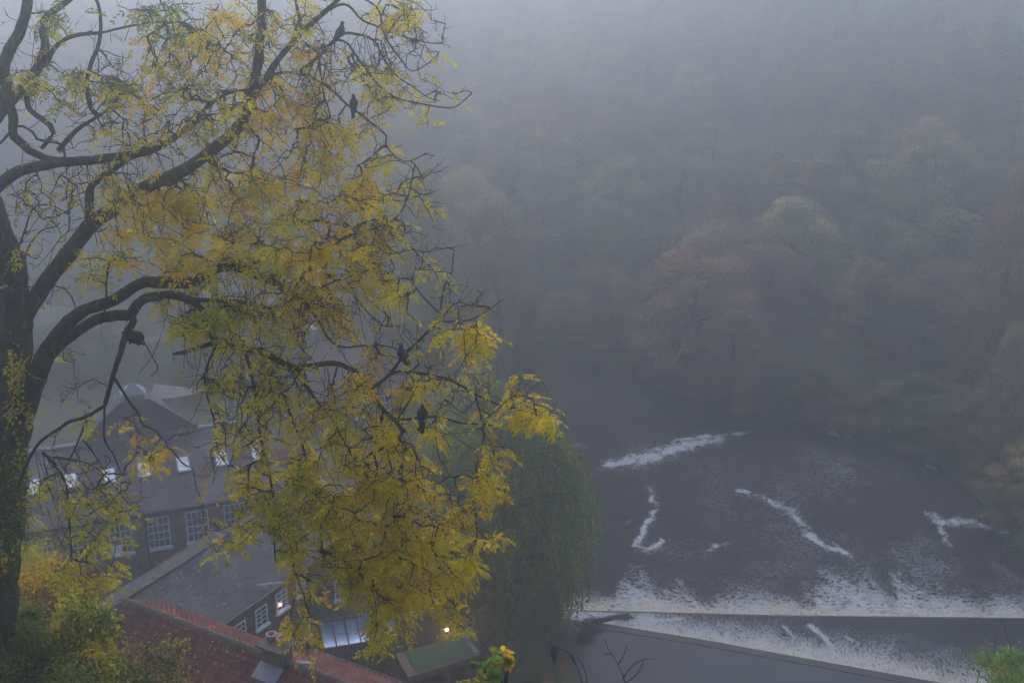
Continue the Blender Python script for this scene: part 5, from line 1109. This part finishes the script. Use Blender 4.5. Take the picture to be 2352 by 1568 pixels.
# boulders and shrubs on the waterline
m_rock = simple("wet_rock", (.05, .045, .04), (.10, .09, .08), 2, .6, .8, .1)
for k, (px, py, s) in enumerate([(1945, 992, .7), (2005, 1000, .5), (2145, 1052, .8), (1885, 990, .5), (1330, 1030, .5)]):
    p = onz(px, py, 0); V, F = loft([(-s, 0, .05, .05), (-s * .7, 0, s * .5, s * .3), (0, 0, s * .8, s * .5), (s * .6, 0, s * .5, s * .35), (s, 0, .1, .1)], 9); V = np.array(V); V *= .8 + .5 * fbm(V[:, :1] * 3 + k, V[:, 1:2] * 3 + V[:, 2:] * 2 + 7, 3); m = MB(); m.add([tuple(v) for v in V], F)
    o = m.build("boulder", m_rock); o.location = (p.x, p.y, .05); o.rotation_euler = (0, 0, k); tag(o, ["wet boulder with a foam collar below the low olive tree", "small boulder in the shallows right of the foam-collared one", "boulder on the right waterline under the overhanging trees", "little boulder at the far water's edge left of the others", "boulder at the river bend next to the willow tips"][k], "rock", "boulders along the far waterline")
for k in range(26):   # undergrowth along the far bank
    t = k / 26; xs_b = [p[0] for p in FAR[1:10]]; ys_b = [p[1] for p in FAR[1:10]]; x = 34 - 40 * t; y = float(np.interp(x, xs_b[::-1], ys_b[::-1])) + random.uniform(.8, 2.5) + (1.5 if x > 28 else 0)
    far_tree(0, y, 0, random.uniform(7, 10), random.choice([GR, DK, OL, BR]), "low undergrowth bush at the foot of the wood along the far waterline", "undergrowth along the far bank", x=x, h=random.uniform(2.5, 4.5), name="bank_bush")["category"] = "bush"
# fallen pale trunk on the right bank
e_ = tag(empty("dead_tree", at(2250, 1010, 84)), "thin pale dead trunk leaning on the right bank", "tree"); twigset(e_, [[(2262, 1040), (2245, 960), (2225, 870)], [(2238, 920), (2255, 860)]], 84, simple("pale_wood", (.12, .12, .11), (.18, .175, .165), 5), .07, .03, "trunk")

# a scatter of fallen ash leaves lying on the slate and the pantiles
P = []
for _ in range(46):
    c = onroof(sl, random.uniform(340, 620), random.uniform(1290, 1420), ZE2, s2); P.append(sl.O + sl.ax * c.x + sl.ay * c.y + Vector((0, 0, c.z + .03)))
for _ in range(60):
    c = onroof(pt, random.uniform(260, 560), random.uniform(1440, 1560), ZR4, SF); P.append(pt.O + pt.ax * c.x + pt.ay * c.y + Vector((0, 0, c.z + .16)))
P = np.array([p[:] for p in P]); n = len(P); D = unit(RNG.normal(size=(n, 3)) * [1, 1, .15]); V, F, CC = leaf_quads(P, D, np.tile([[0, -.3, 1.0]], (n, 1)), RNG.uniform(.08, .16, n), RNG.uniform(.04, .07, n), pal('yoy', n))
tag(link("fallen_leaves", mesh_np("fallen_leaves", V, F, False, CC), M_leaf), "yellow leaves scattered on the slate roof and the red pantiles", "leaves", kind='stuff')

# ------------------------------------------------------------------ haze: one closed box round camera and scene
mb = MB(); mb.box(-262, 262, -18, 402, -3.0, 48.5); hz = mb.build("haze", None); tag(hz, kind='stuff')
hm = bpy.data.materials.new("valley_fog"); hm.use_nodes = True; t = hm.node_tree; t.nodes.clear(); out = t.nodes.new("ShaderNodeOutputMaterial"); pv = t.nodes.new("ShaderNodeVolumePrincipled")
pv.inputs["Color"].default_value = (0.93, 0.94, 1.0, 1); pv.inputs["Density"].default_value = HAZE_DENSITY; pv.inputs["Anisotropy"].default_value = 0.9
t.links.new(pv.outputs[0], out.inputs["Volume"]); hz.data.materials.append(hm)
